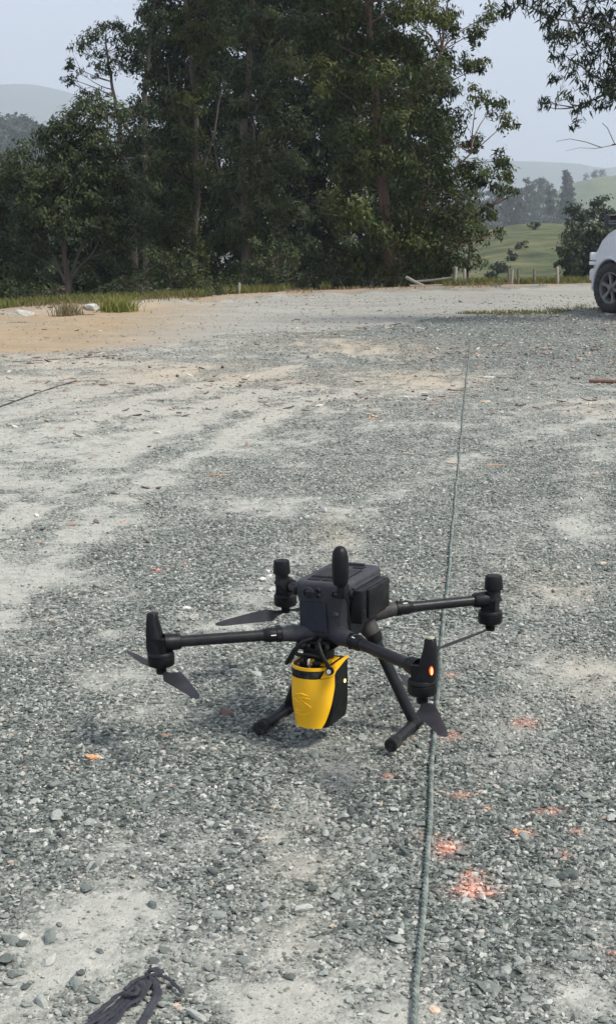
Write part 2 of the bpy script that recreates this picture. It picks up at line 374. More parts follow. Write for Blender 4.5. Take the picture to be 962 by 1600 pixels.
# ------------------------------------------------------------------ loose gravel
def stone_mesh(name, seed, sub=1, flat=.62, cut=5):
    rn = random.Random(seed); bm = bmesh.new(); bmesh.ops.create_icosphere(bm, subdivisions=sub, radius=1.0)
    pl = [(Vector((rn.gauss(0, 1), rn.gauss(0, 1), rn.gauss(0, 1))).normalized(), rn.uniform(.42, .72)) for _ in range(cut)]
    sx, sy = rn.uniform(.8, 1.25), rn.uniform(.65, 1.0)
    for v in bm.verts:
        for n, d in pl:
            k = v.co.dot(n)
            if k > d: v.co -= n * (k - d)
        v.co *= 1 + rn.uniform(-.05, .05)
        v.co.x *= sx; v.co.y *= sy; v.co.z *= flat
    me = bpy.data.meshes.new(name); bm.to_mesh(me); bm.free(); return me
def stone_material(name, typ):
    m, t, b, out = newmat(name)
    oi = nd(t, 'ShaderNodeObjectInfo'); tc = nd(t, 'ShaderNodeTexCoord')
    n = nd(t, 'ShaderNodeTexNoise'); n.inputs['Scale'].default_value = 2.2; n.inputs['Detail'].default_value = 6; n.inputs['Roughness'].default_value = .65
    t.links.new(tc.outputs['Object'], n.inputs['Vector'])
    c = ramp(t, oi.outputs['Random'], [(0, (.030, .036, .034)), (.18, (.076, .090, .082)), (.45, (.148, .169, .154)), (.72, (.235, .257, .234)), (.9, (.36, .375, .34)), (.975, (.56, .555, .51)), (1, (.40, .29, .22))])
    if typ != 'INSTANCER': c = ramp(t, oi.outputs['Random'], [(0, (.09, .104, .097)), (.3, (.155, .175, .161)), (.65, (.23, .25, .228)), (.92, (.35, .36, .33)), (1, (.5, .495, .455))])
    c = mixc(t, .6, c, ramp(t, n.outputs['Fac'], [(.3, (.62, .64, .63)), (.72, (1.3, 1.3, 1.27))]), 'MULTIPLY')
    if typ == 'INSTANCER':
        d = math_(t, 'MULTIPLY', attr(t, 'dustv', 'INSTANCER'), ramp(t, n.outputs['Fac'], [(.3, (.5,) * 3), (.65, (1,) * 3)]))
        c = mixc(t, d, c, (.44, .435, .385))
        c = mixc(t, attr(t, 'sandv', 'INSTANCER'), c, (.40, .315, .22))
        c = mixc(t, attr(t, 'coralv', 'INSTANCER'), c, (.66, .30, .21))
    t.links.new(c, b.inputs['Base Color']); b.inputs['Roughness'].default_value = .85; b.inputs['Specular IOR Level'].default_value = .25
    bp = nd(t, 'ShaderNodeBump'); bp.inputs['Strength'].default_value = .3; bp.inputs['Distance'].default_value = .15
    t.links.new(n.outputs['Fac'], bp.inputs['Height']); t.links.new(bp.outputs[0], b.inputs['Normal'])
    return m
M_PEBBLE = stone_material('pebble_stone', 'INSTANCER'); M_STONE = stone_material('loose_stone', 'NONE')
def scatter(name, shapes, P, rot, scl, pick, extra):
    c = bpy.data.collections.new(name + '_shapes')
    for i, me in enumerate(shapes): c.objects.link(bpy.data.objects.new('%s_shape_%02d' % (name, i), me))
    me = mesh_np(name, P, np.zeros((0, 4), int))
    for k, arr in (('rot', rot), ('scl', scl)):
        a = me.attributes.new(k, 'FLOAT_VECTOR', 'POINT'); a.data.foreach_set('vector', np.asarray(arr, np.float32).ravel())
    a = me.attributes.new('pick', 'INT', 'POINT'); a.data.foreach_set('value', np.asarray(pick, np.int32))
    for k, arr in extra.items():
        a = me.attributes.new(k, 'FLOAT', 'POINT'); a.data.foreach_set('value', np.asarray(arr, np.float32))
    o = obj_me(name, me)
    ng = bpy.data.node_groups.new(name, 'GeometryNodeTree')
    ng.interface.new_socket('Geometry', in_out='INPUT', socket_type='NodeSocketGeometry')
    ng.interface.new_socket('Geometry', in_out='OUTPUT', socket_type='NodeSocketGeometry')
    N = ng.nodes; L = ng.links
    gi = N.new('NodeGroupInput'); go = N.new('NodeGroupOutput'); ip = N.new('GeometryNodeInstanceOnPoints'); ci = N.new('GeometryNodeCollectionInfo')
    ci.inputs['Collection'].default_value = c; ci.inputs['Separate Children'].default_value = True; ci.inputs['Reset Children'].default_value = True
    def na(nm, ty):
        n = N.new('GeometryNodeInputNamedAttribute'); n.data_type = ty; n.inputs['Name'].default_value = nm; return n.outputs['Attribute']
    L.new(gi.outputs[0], ip.inputs['Points']); L.new(ci.outputs[0], ip.inputs['Instance']); ip.inputs['Pick Instance'].default_value = True
    L.new(na('pick', 'INT'), ip.inputs['Instance Index']); L.new(na('scl', 'FLOAT_VECTOR'), ip.inputs['Scale'])
    er = N.new('FunctionNodeEulerToRotation'); L.new(na('rot', 'FLOAT_VECTOR'), er.inputs[0]); L.new(er.outputs[0], ip.inputs['Rotation'])
    L.new(ip.outputs[0], go.inputs[0])
    md = o.modifiers.new('scatter', 'NODES'); md.node_group = ng
    return tag(o, kind='stuff')
PEB = [stone_mesh('pebble_shape', 100 + i, 1, .5 + .04 * (i % 5)) for i in range(10)]
for me in PEB: me.materials.append(M_PEBBLE)
def gravel_points(y0, y1, dens, r0, r1, pw):
    half = lambda y: .235 * y + .95 + .06 * y
    n = int(dens * (y1 - y0) * 2 * half(y1)); X = RNG.uniform(-half(y1), half(y1), n); Y = RNG.uniform(y0, y1, n)
    k = np.abs(X) < half(Y); X, Y = X[k], Y[k]
    mk = masks(X, Y)
    keep = RNG.random(len(X)) < np.clip(1.12 - .9 * sstep(.25, .85, mk['dust']), .34, 1) * (1 - .86 * mk['road']) * (1 - .6 * mk['beyond']) * (.55 + .9 * fbm(X * 3.1 + 40, Y * 3.1))
    X, Y = X[keep], Y[keep]; mk = {q: v[keep] for q, v in mk.items()}
    R = r0 + (r1 - r0) * RNG.random(len(X)) ** pw
    R = R * (1 - .35 * sstep(.3, .8, mk['dust']))
    return X, Y, R, mk
SETS = [gravel_points(1.7, 4.3, 14500, .0028, .0112, 2.3), gravel_points(4.3, 8.0, 6500, .0040, .0125, 2.1), gravel_points(8.0, 14.0, 1700, .006, .015, 2.0), gravel_points(14.0, 26.0, 380, .009, .024, 2.2)]
X = np.concatenate([s[0] for s in SETS]); Y = np.concatenate([s[1] for s in SETS]); R = np.concatenate([s[2] for s in SETS])
MKS = {q: np.concatenate([s[3][q] for s in SETS]) for q in SETS[0][3]}
n = len(X)
Z = height(X, Y) + R * RNG.uniform(-.15, .35, n)
scl = np.stack([R * RNG.uniform(.85, 1.3, n), R * RNG.uniform(.75, 1.05, n), R * RNG.uniform(.7, 1.1, n)], 1)
rot = np.stack([RNG.normal(0, .3, n), RNG.normal(0, .3, n), RNG.uniform(0, 6.28, n)], 1)
GRAVEL = scatter('gravel', PEB, np.stack([X, Y, Z], 1), rot, scl, RNG.integers(0, len(PEB), n),
                 dict(dustv=np.clip(MKS['dust'] * 1.25 * RNG.random(n) ** .7 + .15 * RNG.random(n) + .28 * sstep(4.0, 8.0, Y) * RNG.random(n), 0, .92), sandv=np.clip(MKS['sand'] * .55 * RNG.random(n) + MKS['sroad'] * .7 + MKS['beyond'] * .5, 0, .9), coralv=np.clip(MKS['coral'] * RNG.uniform(.05, .95, n), 0, .68)))
tag(GRAVEL, 'loose grey green crushed stone gravel covering the lot', 'gravel')

# the stones large enough to be picked out, each on its own
BIG = [stone_mesh('stone', 300 + i, 2, .5 + .05 * (i % 4), 13) for i in range(8)]
for me in BIG: me.materials.append(M_STONE)
ROPE_PX = [(643, 1640), (648, 1600), (655, 1500), (662, 1400), (670, 1290), (675, 1200), (681, 1120), (687, 1030), (694, 960), (701, 890)]
ROPE_Y = [g(*q).y for q in ROPE_PX]; ROPE_X = [g(*q).x for q in ROPE_PX]
cnt = 0
while cnt < 250:
    px, py = random.uniform(-20, 985), random.triangular(900, 1610, 1560)
    p = g(px, py)
    mk = masks(np.array([p.x]), np.array([p.y]))
    if random.random() < mk['dust'][0] * .9: continue
    if abs(p.x - float(np.interp(p.y, ROPE_Y, ROPE_X))) < .035: continue
    o = bpy.data.objects.new('stone', random.choice(BIG)); link(o, GROUND)
    s = random.uniform(.0095, .0130) + .016 * random.random() ** 3.5
    o.location = (p.x, p.y, gz(p.x, p.y) + s * .22); o.scale = (s * random.uniform(.9, 1.4), s * random.uniform(.75, 1.1), s * random.uniform(.7, 1.0))
    o.rotation_euler = (random.gauss(0, .2), random.gauss(0, .2), random.uniform(0, 6.28)); cnt += 1
# ------------------------------------------------------------------ foliage
def leaves(centers, radii, per, ll, lw, rn, droop=.6, squash=.75, twigs=14, spread=.20):
    """leaf blades gathered in twigs through each clump; returns V, F, var"""
    C, AX, SD, VR, SZ = [], [], [], [], []
    for (c, r) in zip(centers, radii):
        k = max(4, int(twigs * rn.uniform(.8, 1.2)))
        u = rn.normal(size=(k, 3)); u /= np.linalg.norm(u, axis=1)[:, None]
        tw = u * (rn.random((k, 1)) ** .38) * r * np.array([1, 1, squash])
        n = max(6, int(per * (r ** 2)))
        w_ = rn.integers(0, k, n)
        p = tw[w_] + rn.normal(size=(n, 3)) * r * spread * np.array([1, 1, .85])
        on = p / (np.linalg.norm(p, axis=1)[:, None] + 1e-6); nr = on * .9 + np.array([0, 0, .35]) + rn.normal(size=(n, 3)) * .42
        nr /= np.linalg.norm(nr, axis=1)[:, None]
        base = rn.normal(size=(n, 3)) * .7 + np.array([0, 0, -droop * 1.6]); base = base - nr * (base * nr).sum(1)[:, None]
        base /= np.linalg.norm(base, axis=1)[:, None] + 1e-6
        sd = np.cross(base, nr); sd /= np.linalg.norm(sd, axis=1)[:, None] + 1e-6
        C.append(np.asarray(c) + p); AX.append(base); SD.append(sd)
        VR.append(np.clip(rn.normal(.40, .13, n) + (rn.normal(0, .13, k))[w_] + rn.normal(0, .14), 0, 1)); SZ.append(rn.uniform(.65, 1.25, n))
    C = np.concatenate(C); AX = np.concatenate(AX); SD = np.concatenate(SD); VR = np.concatenate(VR); SZ = np.concatenate(SZ)[:, None]
    L = ll * SZ; W = lw * SZ
    V = np.stack([C - AX * L * .5, C + SD * W * .5 - AX * L * .08, C + AX * L * .5, C - SD * W * .5 - AX * L * .08], 1).reshape(-1, 3)
    Fq = np.arange(len(C) * 4).reshape(-1, 4)
    return V, Fq, np.repeat(VR, 4)
def bez(a, b, sag, n=6):
    a, b = Vector(a), Vector(b); m = (a + b) / 2 + Vector(sag)
    return [(a * (1 - t) ** 2 + m * 2 * t * (1 - t) + b * t * t) for t in [i / (n - 1) for i in range(n)]]
def build_tree(name, label, cat, trunk, r0, clumps, lmat, bmat, seed, per=900, ll=.15, lw=.034, group=None, droop=.6, twigs=12, squash=.75, limb=True, stems=None, rtip=.25, stem_r=None, up=1.6):
    """trunk: list of world points from the ground up; clumps: (x, y, z, r)"""
    rn = np.random.default_rng(seed); pr = random.Random(seed)
    base = Vector(trunk[0]); root = empty(name, base); tag(root, label, cat, group)
    tl = [Vector(p) - base for p in trunk]
    # smooth the trunk line
    fine = []
    for i in range(len(tl) - 1):
        for k in range(4): fine.append(tl[i].lerp(tl[i + 1], k / 4) + Vector((pr.gauss(0, .012), pr.gauss(0, .012), 0)))
    fine.append(tl[-1]); H = max(p.z for p in fine)
    mb = MB(); nfi = len(fine)
    rad = [r0 * (1.25 if i == 0 else 1.0) * (1 - (1 - rtip) * i / (nfi - 1)) for i in range(nfi)]
    mb.tube(fine, rad, 10)
    for st in (stems or []):
        s_ = [Vector(p) - base for p in st]; ff = []
        for i in range(len(s_) - 1):
            for k in range(4): ff.append(s_[i].lerp(s_[i + 1], k / 4) + Vector((pr.gauss(0, .015), pr.gauss(0, .015), 0)))
        ff.append(s_[-1]); mb.tube(ff, [(stem_r or r0 * .42) * (1 - .75 * i / (len(ff) - 1)) for i in range(len(ff))], 7)
        fine = fine + ff; rad = rad + [r0 * .5] * len(ff)
    cl = [(Vector(c[:3]) - base, c[3]) for c in clumps]
    if limb:
        for c, r in cl:
            # nearest trunk node that lies lower than the clump
            best = min(range(len(fine)), key=lambda i: (fine[i] - c).length + up * max(0, fine[i].z - c.z + .45 * (Vector((fine[i].x - c.x, fine[i].y - c.y, 0))).length))
            a = fine[best]; L_ = (c - a).length
            if L_ < .15: continue
            rr = min(rad[best] * .55, .007 + .010 * L_)
            pts = bez(a, c, (pr.gauss(0, .10) * L_, pr.gauss(0, .10) * L_, pr.uniform(-.22, .10) * L_))
            mb.tube(pts, [rr * (1 - .72 * i / 5) for i in range(6)], 5, cap=False)
            for _ in range(3):
                e = c + Vector((pr.gauss(0, .55), pr.gauss(0, .55), pr.gauss(.1, .45))) * r
                mb.tube(bez(pts[4], e, (0, 0, .05 * r), 4), [rr * .4, rr * .33, rr * .25, rr * .15], 4, cap=False)
    mb.build('trunk', bmat, root, smooth=True)
    V, Fq, var = leaves([tuple(c) for c, r in cl], [r for c, r in cl], per, ll, lw, rn, droop, squash, twigs)
    obj_me('crown', mesh_np('crown', V, Fq, lmat, False, {'var': var}), root)
    return root
def envelope(rows, Y, n, r0, r1, seed, depth=.8, ymax=None, fill=1.0):
    """random clumps inside a crown whose outline is given by (height pixel, left, right) rows at the depth Y"""
    pr = random.Random(seed); out = []; rows = sorted(rows); ks = [r[0] for r in rows]
    tries = 0
    wmax = max(r[2] - r[1] for r in rows)
    while len(out) < n and tries < n * 40:
        tries += 1
        py = pr.uniform(ks[0], ks[-1]); xl = float(np.interp(py, ks, [r[1] for r in rows])); xr = float(np.interp(py, ks, [r[2] for r in rows]))
        if pr.random() > (xr - xl) / wmax: continue
        hw = (xr - xl) / 2 / F_PX * Y; a = pr.uniform(0, 6.283); q = pr.random() ** .5
        r = pr.uniform(r0, r1); lim = max(.05, hw - r * .75)
        c = at((xl + xr) / 2, py, Y)
        p = (c.x + math.cos(a) * q * lim, c.y + math.sin(a) * q * lim * depth, c.z)
        if any((p[0] - o[0]) ** 2 + (p[1] - o[1]) ** 2 + (p[2] - o[2]) ** 2 < (fill * .5 * (r + o[3])) ** 2 for o in out): continue
        out.append((*p, r))
    return out
def pts_px(L, Y, dy=0.0):
    return [at(px, py, Y + dy * i) for i, (px, py) in enumerate(L)]
def spots(L, Y, seed, jy=.6):
    pr = random.Random(seed); o = []
    for px, py, r in L:
        p = at(px, py, Y + pr.uniform(-jy, jy)); o.append((p.x, p.y, p.z, r))
    return o

L_DARK = leaf_mat('leaf_dark_green', (.018, .030, .013), (.036, .056, .020), (.085, .105, .032))
L_MID = leaf_mat('leaf_olive_green', (.024, .040, .012), (.066, .090, .024), (.16, .17, .045))
L_EUC = leaf_mat('leaf_grey_green', (.026, .042, .018), (.060, .084, .032), (.135, .15, .055))
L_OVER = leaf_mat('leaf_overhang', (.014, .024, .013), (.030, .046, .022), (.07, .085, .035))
L_FAR = leaf_mat('leaf_far', (.020, .032, .020), (.036, .054, .028), (.065, .080, .038))
B_RED = bark_mat('bark_reddish', (.07, .042, .03), (.20, .125, .09))
B_GREY = bark_mat('bark_grey', (.06, .048, .038), (.165, .135, .108))
B_DARK = bark_mat('bark_dark', (.045, .036, .028), (.12, .095, .075))

G_MAIN = 'tall eucalyptus trees beyond the dirt road'
# big tree right of the middle
Yf = 29.6
cl = envelope([(-330, 500, 690), (-200, 450, 740), (-60, 440, 745), (40, 455, 725), (110, 470, 712), (200, 475, 735), (270, 480, 770), (330, 485, 765), (390, 510, 735), (430, 530, 700)], Yf, 84, .40, .70, 21, .8, fill=1.5)
cl += spots([(772, 165, .30), (792, 190, .26), (745, 150, .26), (740, 225, .3), (782, 250, .34), (765, 285, .36), (793, 275, .24), (795, 300, .22), (735, 265, .36), (762, 330, .3), (742, 365, .28), (745, 50, .34), (735, 105, .30),
             (765, 25, .3), (715, 40, .42), (700, 95, .4), (716, 325, .4), (690, 380, .36), (775, 365, .2), (752, 100, .2), (700, 415, .3)], Yf, 22)
build_tree('eucalyptus_tree', 'tall eucalyptus with reddish trunk beside the broken fence, its boughs reaching right', 'tree',
           pts_px([(614, 462), (607, 400), (602, 340), (594, 260), (586, 170), (579, 70), (570, -60), (566, -220)], Yf), .15, cl, L_MID, B_RED, 31, per=2700, ll=.12, lw=.042, group=G_MAIN,
           stems=[pts_px([(604, 355), (640, 320), (680, 290), (735, 240)], Yf), pts_px([(606, 330), (640, 335), (665, 300), (672, 270)], Yf, .2), pts_px([(592, 240), (640, 160), (690, 80)], Yf)])
# middle tree
Ye = 32.5
cl = envelope([(-260, 370, 460), (-120, 325, 480), (0, 325, 490), (100, 330, 490), (200, 325, 490), (300, 320, 500), (400, 320, 500), (440, 330, 490)], Ye, 74, .40, .70, 23, .85, fill=1.5)
build_tree('eucalyptus_tree', 'tall eucalyptus with pale forked grey trunk in the middle of the grove', 'tree',
           pts_px([(386, 470), (384, 400), (381, 330), (378, 250), (384, 160), (394, 60), (398, -80), (402, -180)], Ye), .13, cl, L_EUC, B_GREY, 32, per=2500, ll=.12, lw=.042, group=G_MAIN,
           stems=[pts_px([(382, 330), (400, 260), (395, 180), (430, 110)], Ye), pts_px([(383, 340), (345, 280), (330, 200)], Ye)])
# left of the middle
Yd = 34.5
cl = envelope([(-200, 280, 360), (-60, 250, 385), (20, 262, 392), (80, 245, 370), (140, 236, 355), (220, 228, 350), (320, 215, 345), (400, 212, 345), (440, 220, 345)], Yd, 72, .42, .74, 24, .85, fill=1.5)
build_tree('eucalyptus_tree', 'tall bushy eucalyptus left of the middle with olive tinted upper clumps', 'tree',
           pts_px([(300, 470), (304, 380), (308, 290), (306, 190), (298, 90), (290, 0), (288, -140)], Yd), .11, cl, L_MID, B_DARK, 33, per=2400, ll=.125, lw=.045, group=G_MAIN,
           stems=[pts_px([(308, 290), (335, 210), (350, 120)], Yd), pts_px([(306, 230), (270, 160), (262, 100)], Yd)])
# dark narrow column
Yc = 43
cl = envelope([(-20, 235, 262), (15, 225, 262), (40, 210, 250), (70, 197, 228), (110, 208, 250), (150, 205, 255), (220, 200, 250), (300, 195, 255), (400, 195, 255)], Yc, 80, .42, .66, 25, .9, fill=1.05)
build_tree('eucalyptus_tree', 'dark narrow tree rising behind the slender open topped eucalyptus', 'tree', pts_px([(228, 480), (228, 300), (226, 150), (236, 40), (245, -10)], Yc), .12, cl, L_DARK, B_DARK, 34, per=1400, ll=.15, lw=.06, group=G_MAIN)
# slender eucalyptus with open top
Ya = 36
cl = spots([(165, 48, .38), (145, 62, .34), (188, 62, .34), (127, 80, .3), (112, 100, .24), (106, 122, .2), (160, 85, .26), (178, 100, .28), (196, 105, .22), (150, 102, .2), (182, 42, .26), (108, 128, .16), (192, 85, .26), (171, 112, .22), (200, 60, .22), (152, 120, .12),
            (125, 112, .12), (205, 330, .3), (185, 300, .3), (222, 290, .34)], Ya, 26, .3)
build_tree('eucalyptus_tree', 'slender eucalyptus with thin bare trunk and open round top at left', 'tree', pts_px([(214, 480), (209, 340), (203, 290), (194, 250), (186, 190), (178, 140), (168, 90), (165, 55)], Ya), .085, cl, L_EUC, B_GREY, 35, per=2800, ll=.11, lw=.036, group=G_MAIN, twigs=9)
# broad low tree at the left
Yb = 32
cl = envelope([(185, 88, 178), (215, 52, 195), (255, 18, 212), (310, 8, 215), (350, 2, 215)], Yb, 84, .34, .62, 27, .9, fill=1.1)
cl += spots([(125, 165, .28), (145, 158, .25), (160, 175, .28), (112, 178, .25), (150, 215, .4), (60, 390, .35), (30, 420, .4), (180, 400, .4), (140, 430, .4), (95, 440, .35), (200, 430, .4), (165, 360, .3), (10, 380, .4), (172, 165, .32), (190, 178, .36), (205, 165, .3), (140, 147, .26), (62, 218, .38), (36, 238, .36), (14, 255, .36), (0, 272, .4), (-22, 262, .4), (92, 196, .36), (205, 215, .4), (30, 290, .4), (195, 330, .45), (205, 370, .4), (60, 330, .4), (120, 350, .35), (40, 360, .4), (200, 280, .4), (185, 240, .35)], Yb, 28)
build_tree('spreading_tree', 'broad low spreading tree with fanned bare stems at the far left', 'tree', pts_px([(108, 485), (106, 430), (98, 370), (95, 300), (100, 240)], Yb), .09, cl, L_EUC, B_GREY, 36, per=2200, ll=.115, lw=.04, group=G_MAIN,
           stems=[pts_px([(106, 440), (70, 390), (45, 340), (30, 290)], Yb), pts_px([(107, 440), (130, 380), (120, 320), (140, 250)], Yb), pts_px([(106, 450), (85, 400), (62, 370), (20, 345)], Yb), pts_px([(108, 440), (150, 390), (175, 320), (170, 260)], Yb)])
Yb2 = 37
cl = envelope([(262, -70, 20), (300, -110, 45), (380, -120, 60), (450, -110, 60)], Yb2, 34, .45, .7, 29, .8)
build_tree('spreading_tree', 'dark round tree cut by the left edge of the picture', 'tree', pts_px([(-30, 500), (-32, 420), (-35, 330)], Yb2), .1, cl, L_DARK, B_DARK, 37, per=1500, ll=.14, lw=.05, group=G_MAIN)
# dense trees standing behind
for i, (xc, hw, top, Y_, lab) in enumerate([(95, 62, 300, 44, 'dense dark tree directly behind the fanned bare stems'), (225, 60, 180, 47, 'dense dark tree behind the slender bare trunk at left'), (20, 80, 270, 46, 'dense dark tree at the far left behind the edge tree'), (160, 75, 250, 45, 'dense dark tree behind the broad spreading tree at left'), (300, 85, -120, 46, 'dense dark tree behind the bushy tree left of the middle'), (425, 90, -160, 44, 'dense dark tree behind the pale forked trunk'),
                                             (535, 95, -140, 43, 'dense dark tree behind the reddish trunk, to its left'), (640, 75, 60, 45, 'dense dark tree behind the reddish trunk, to its right')]):
    cl = envelope([(top, xc - hw * .5, xc + hw * .5), (top + 80, xc - hw, xc + hw), (300, xc - hw, xc + hw), (470, xc - hw, xc + hw)], Y_, 105, .65, 1.0, 60 + i, .6, fill=.95)
    build_tree('backing_tree', lab, 'tree', pts_px([(xc, 490), (xc + 6, 380), (xc - 4, 250), (xc + 3, 120 if top < 100 else 300), (xc, top + 20)], Y_), .14, cl, L_DARK, B_DARK, 70 + i, per=900, ll=.2, lw=.085, group='dark trees behind the grove')
# small trees under the right boughs
cl = envelope([(300, 715, 750), (340, 700, 765), (390, 695, 762), (425, 700, 755)], 31.5, 20, .2, .36, 41, .8)
build_tree('sapling', 'thin pale stemmed sapling right of the reddish trunk by the fence', 'tree', pts_px([(729, 466), (730, 420), (734, 370), (736, 320)], 31.5), .035, cl, L_MID, B_GREY, 42, per=1100, ll=.14, lw=.036)
cl = envelope([(340, 640, 690), (380, 630, 705), (430, 625, 720), (455, 630, 720)], 34, 26, .26, .45, 43, .8)
build_tree('sapling', 'low bushy young tree behind the broken fence rails', 'tree', pts_px([(672, 475), (672, 430), (668, 370)], 34), .045, cl, L_DARK, B_DARK, 44, per=900, ll=.16, lw=.045)

def shrub(label, px, py, rw, rh, Y, seed, mat, per=1300, ll=.09, lw=.03, n=16, group='shrubs along the far verge'):
    pr = random.Random(seed); base = at(px, py, Y); base.z = gz(base.x, base.y); cl = []
    for i in range(n):
        a = pr.uniform(0, 6.28); q = pr.random() ** .5; h = pr.random()
        cl.append((base.x + math.cos(a) * q * rw * (1 - .4 * h), base.y + math.sin(a) * q * rw * .7 * (1 - .4 * h), base.z + .1 + h * rh, pr.uniform(.2, .32) * min(1.2, rw)))
    return build_tree('shrub', label, 'shrub', [base, base + Vector((.02, 0, rh * .4)), base + Vector((0, .02, rh * .8))], .03, cl, mat, B_DARK, seed + 1, per=per, ll=ll, lw=lw, group=group, droop=.1, twigs=8)
shrub('rounded dark green shrub left of the middle on the verge', 265, 464, .80, 1.0, 26.8, 51, L_EUC, n=34)
shrub('grey green leafy shrub below the pale forked trunk', 425, 455, .80, 1.05, 27.6, 53, L_EUC, n=34)
shrub('brownish green low shrub at the foot of the spreading tree', 90, 478, .6, .5, 25.0, 55, leaf_mat('leaf_brownish', (.05, .04, .025), (.10, .075, .045), (.17, .13, .08)), n=16)
shrub('small dark shrub at the left picture edge', 5, 482, .5, .5, 25.0, 57, L_DARK, n=14)
shrub('dark leafy shrub between the left edge and the spreading tree', 45, 480, .8, .8, 26.0, 67, L_DARK, n=22)
shrub('dense shrub right of the spreading tree stems', 150, 474, .7, .9, 27.5, 69, L_DARK, n=22)
for i_, (px_, py_, rw_, rh_, Y_, mt_, lb_) in enumerate([(300, 457, .8, .7, 29.5, L_DARK, 'dark undergrowth right of the rounded shrub'), (395, 452, .8, .8, 30.5, L_DARK, 'dark undergrowth behind the pale forked trunk foot'), (465, 452, .8, .9, 30.0, L_EUC, 'grey green undergrowth right of the pale forked trunk'), (545, 450, .8, 1.0, 30.8, L_DARK, 'tall dark undergrowth left of the reddish trunk'), (655, 450, .7, .7, 31.5, L_DARK, 'dark undergrowth behind the fallen rails'), (225, 464, .7, .9, 28.5, L_EUC, 'grey green undergrowth left of the rounded shrub'), (120, 474, .8, 1.0, 28.0, L_DARK, 'dark undergrowth among the fanned stems'), (62, 478, 1.0, 1.5, 34.0, L_DARK, 'tall dark undergrowth seen through the fanned stems'), (88, 478, .9, 1.3, 35.0, L_EUC, 'grey green undergrowth behind the fanned stems')]):
    shrub(lb_, px_, py_, rw_, rh_, Y_, 200 + 2 * i_, mt_, n=24)
for i_, (px_, py_, rw_, rh_, Y_, mt_, lb_) in enumerate([(28, 487, .45, .35, 22.6, L_EUC, 'low scrubby plant behind the leftmost white rock'), (72, 484, .4, .3, 22.8, L_MID, 'low green weed between the white rocks'), (222, 474, .5, .4, 24.6, L_EUC, 'low scrubby plant right of the grass tuft'), (330, 466, .5, .3, 26.0, L_MID, 'low green weed on the verge right of the rounded shrub')]):
    shrub(lb_, px_, py_, rw_, rh_, Y_, 280 + 2 * i_, mt_, n=12, per=1600, ll=.07, lw=.025)
shrub('low olive shrub between the two verge shrubs', 345, 455, .7, .5, 28.6, 59, L_MID, n=16)
shrub('dark undergrowth shrub left of the reddish trunk', 520, 452, .75, .6, 29.4, 61, L_DARK, n=20)
shrub('leafy shrub at the foot of the reddish trunk', 580, 452, .5, .45, 29.2, 63, L_MID, n=14)
shrub('dark shrub in the shade behind the grass tuft', 190, 468, .6, .75, 27.0, 65, L_DARK, n=18)

# overhanging tree at the right, its trunk stands outside the picture behind the white car
Yo = 18.2
ocl = spots([(812, 2, .16), (840, 8, .2), (872, 20, .24), (905, 10, .26), (945, 15, .3), (860, 55, .2), (890, 50, .22), (930, 55, .28), (960, 70, .3), (868, 82, .14), (900, 85, .2), (935, 100, .22), (965, 115, .26), (868, 128, .13), (885, 110, .13), (915, 128, .18), (945, 140, .2),
             (858, 162, .12), (878, 150, .12), (850, 165, .08), (915, 160, .13), (900, 172, .09), (898, 192, .10), (935, 165, .12), (965, 160, .2), (790, 20, .11), (800, 8, .13), (990, 60, .4), (1010, 120, .4), (985, 150, .3), (1050, 40, .5), (1080, 110, .5), (1120, 0, .6), (930, -60, .4), (1000, -60, .5), (860, -50, .35), (800, -45, .2), (1150, 90, .5), (1200, 30, .6), (1100, -80, .6), (1010, 190, .2)], Yo, 71, .5)
ocl = [(x, y, z, r * 1.05) for x, y, z, r in ocl]
tb = [Vector((7.9, 20.5, 0)), Vector((7.8, 20.2, 1.2)), Vector((7.5, 19.8, 2.4)), Vector((6.9, 19.2, 3.5)), Vector((6.3, 18.7, 4.3)), Vector((5.8, 18.4, 5.2))]
tb[0].z = gz(7.9, 20.5) - .05
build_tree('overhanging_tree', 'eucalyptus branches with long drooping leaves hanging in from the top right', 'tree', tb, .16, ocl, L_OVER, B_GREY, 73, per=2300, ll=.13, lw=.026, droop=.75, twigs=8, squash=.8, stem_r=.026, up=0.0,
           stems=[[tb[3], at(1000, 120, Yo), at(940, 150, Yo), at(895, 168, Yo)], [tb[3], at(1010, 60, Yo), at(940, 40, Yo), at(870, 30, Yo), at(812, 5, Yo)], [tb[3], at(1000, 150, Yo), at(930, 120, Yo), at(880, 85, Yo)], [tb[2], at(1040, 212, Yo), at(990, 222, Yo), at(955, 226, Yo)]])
mb = MB()
for L_ in ([(1000, 220), (962, 226), (930, 232), (905, 231), (882, 236)], [(940, 231), (915, 222), (890, 217), (868, 221)], [(960, 226), (948, 200), (940, 192)]):
    mb.tube([at(x_, y_, Yo) - tb[0] for x_, y_ in L_], [.006 - .0011 * i for i in range(len(L_))], 5)
mb.build('bare_twig', B_GREY, bpy.data.objects['overhanging_tree'], True)

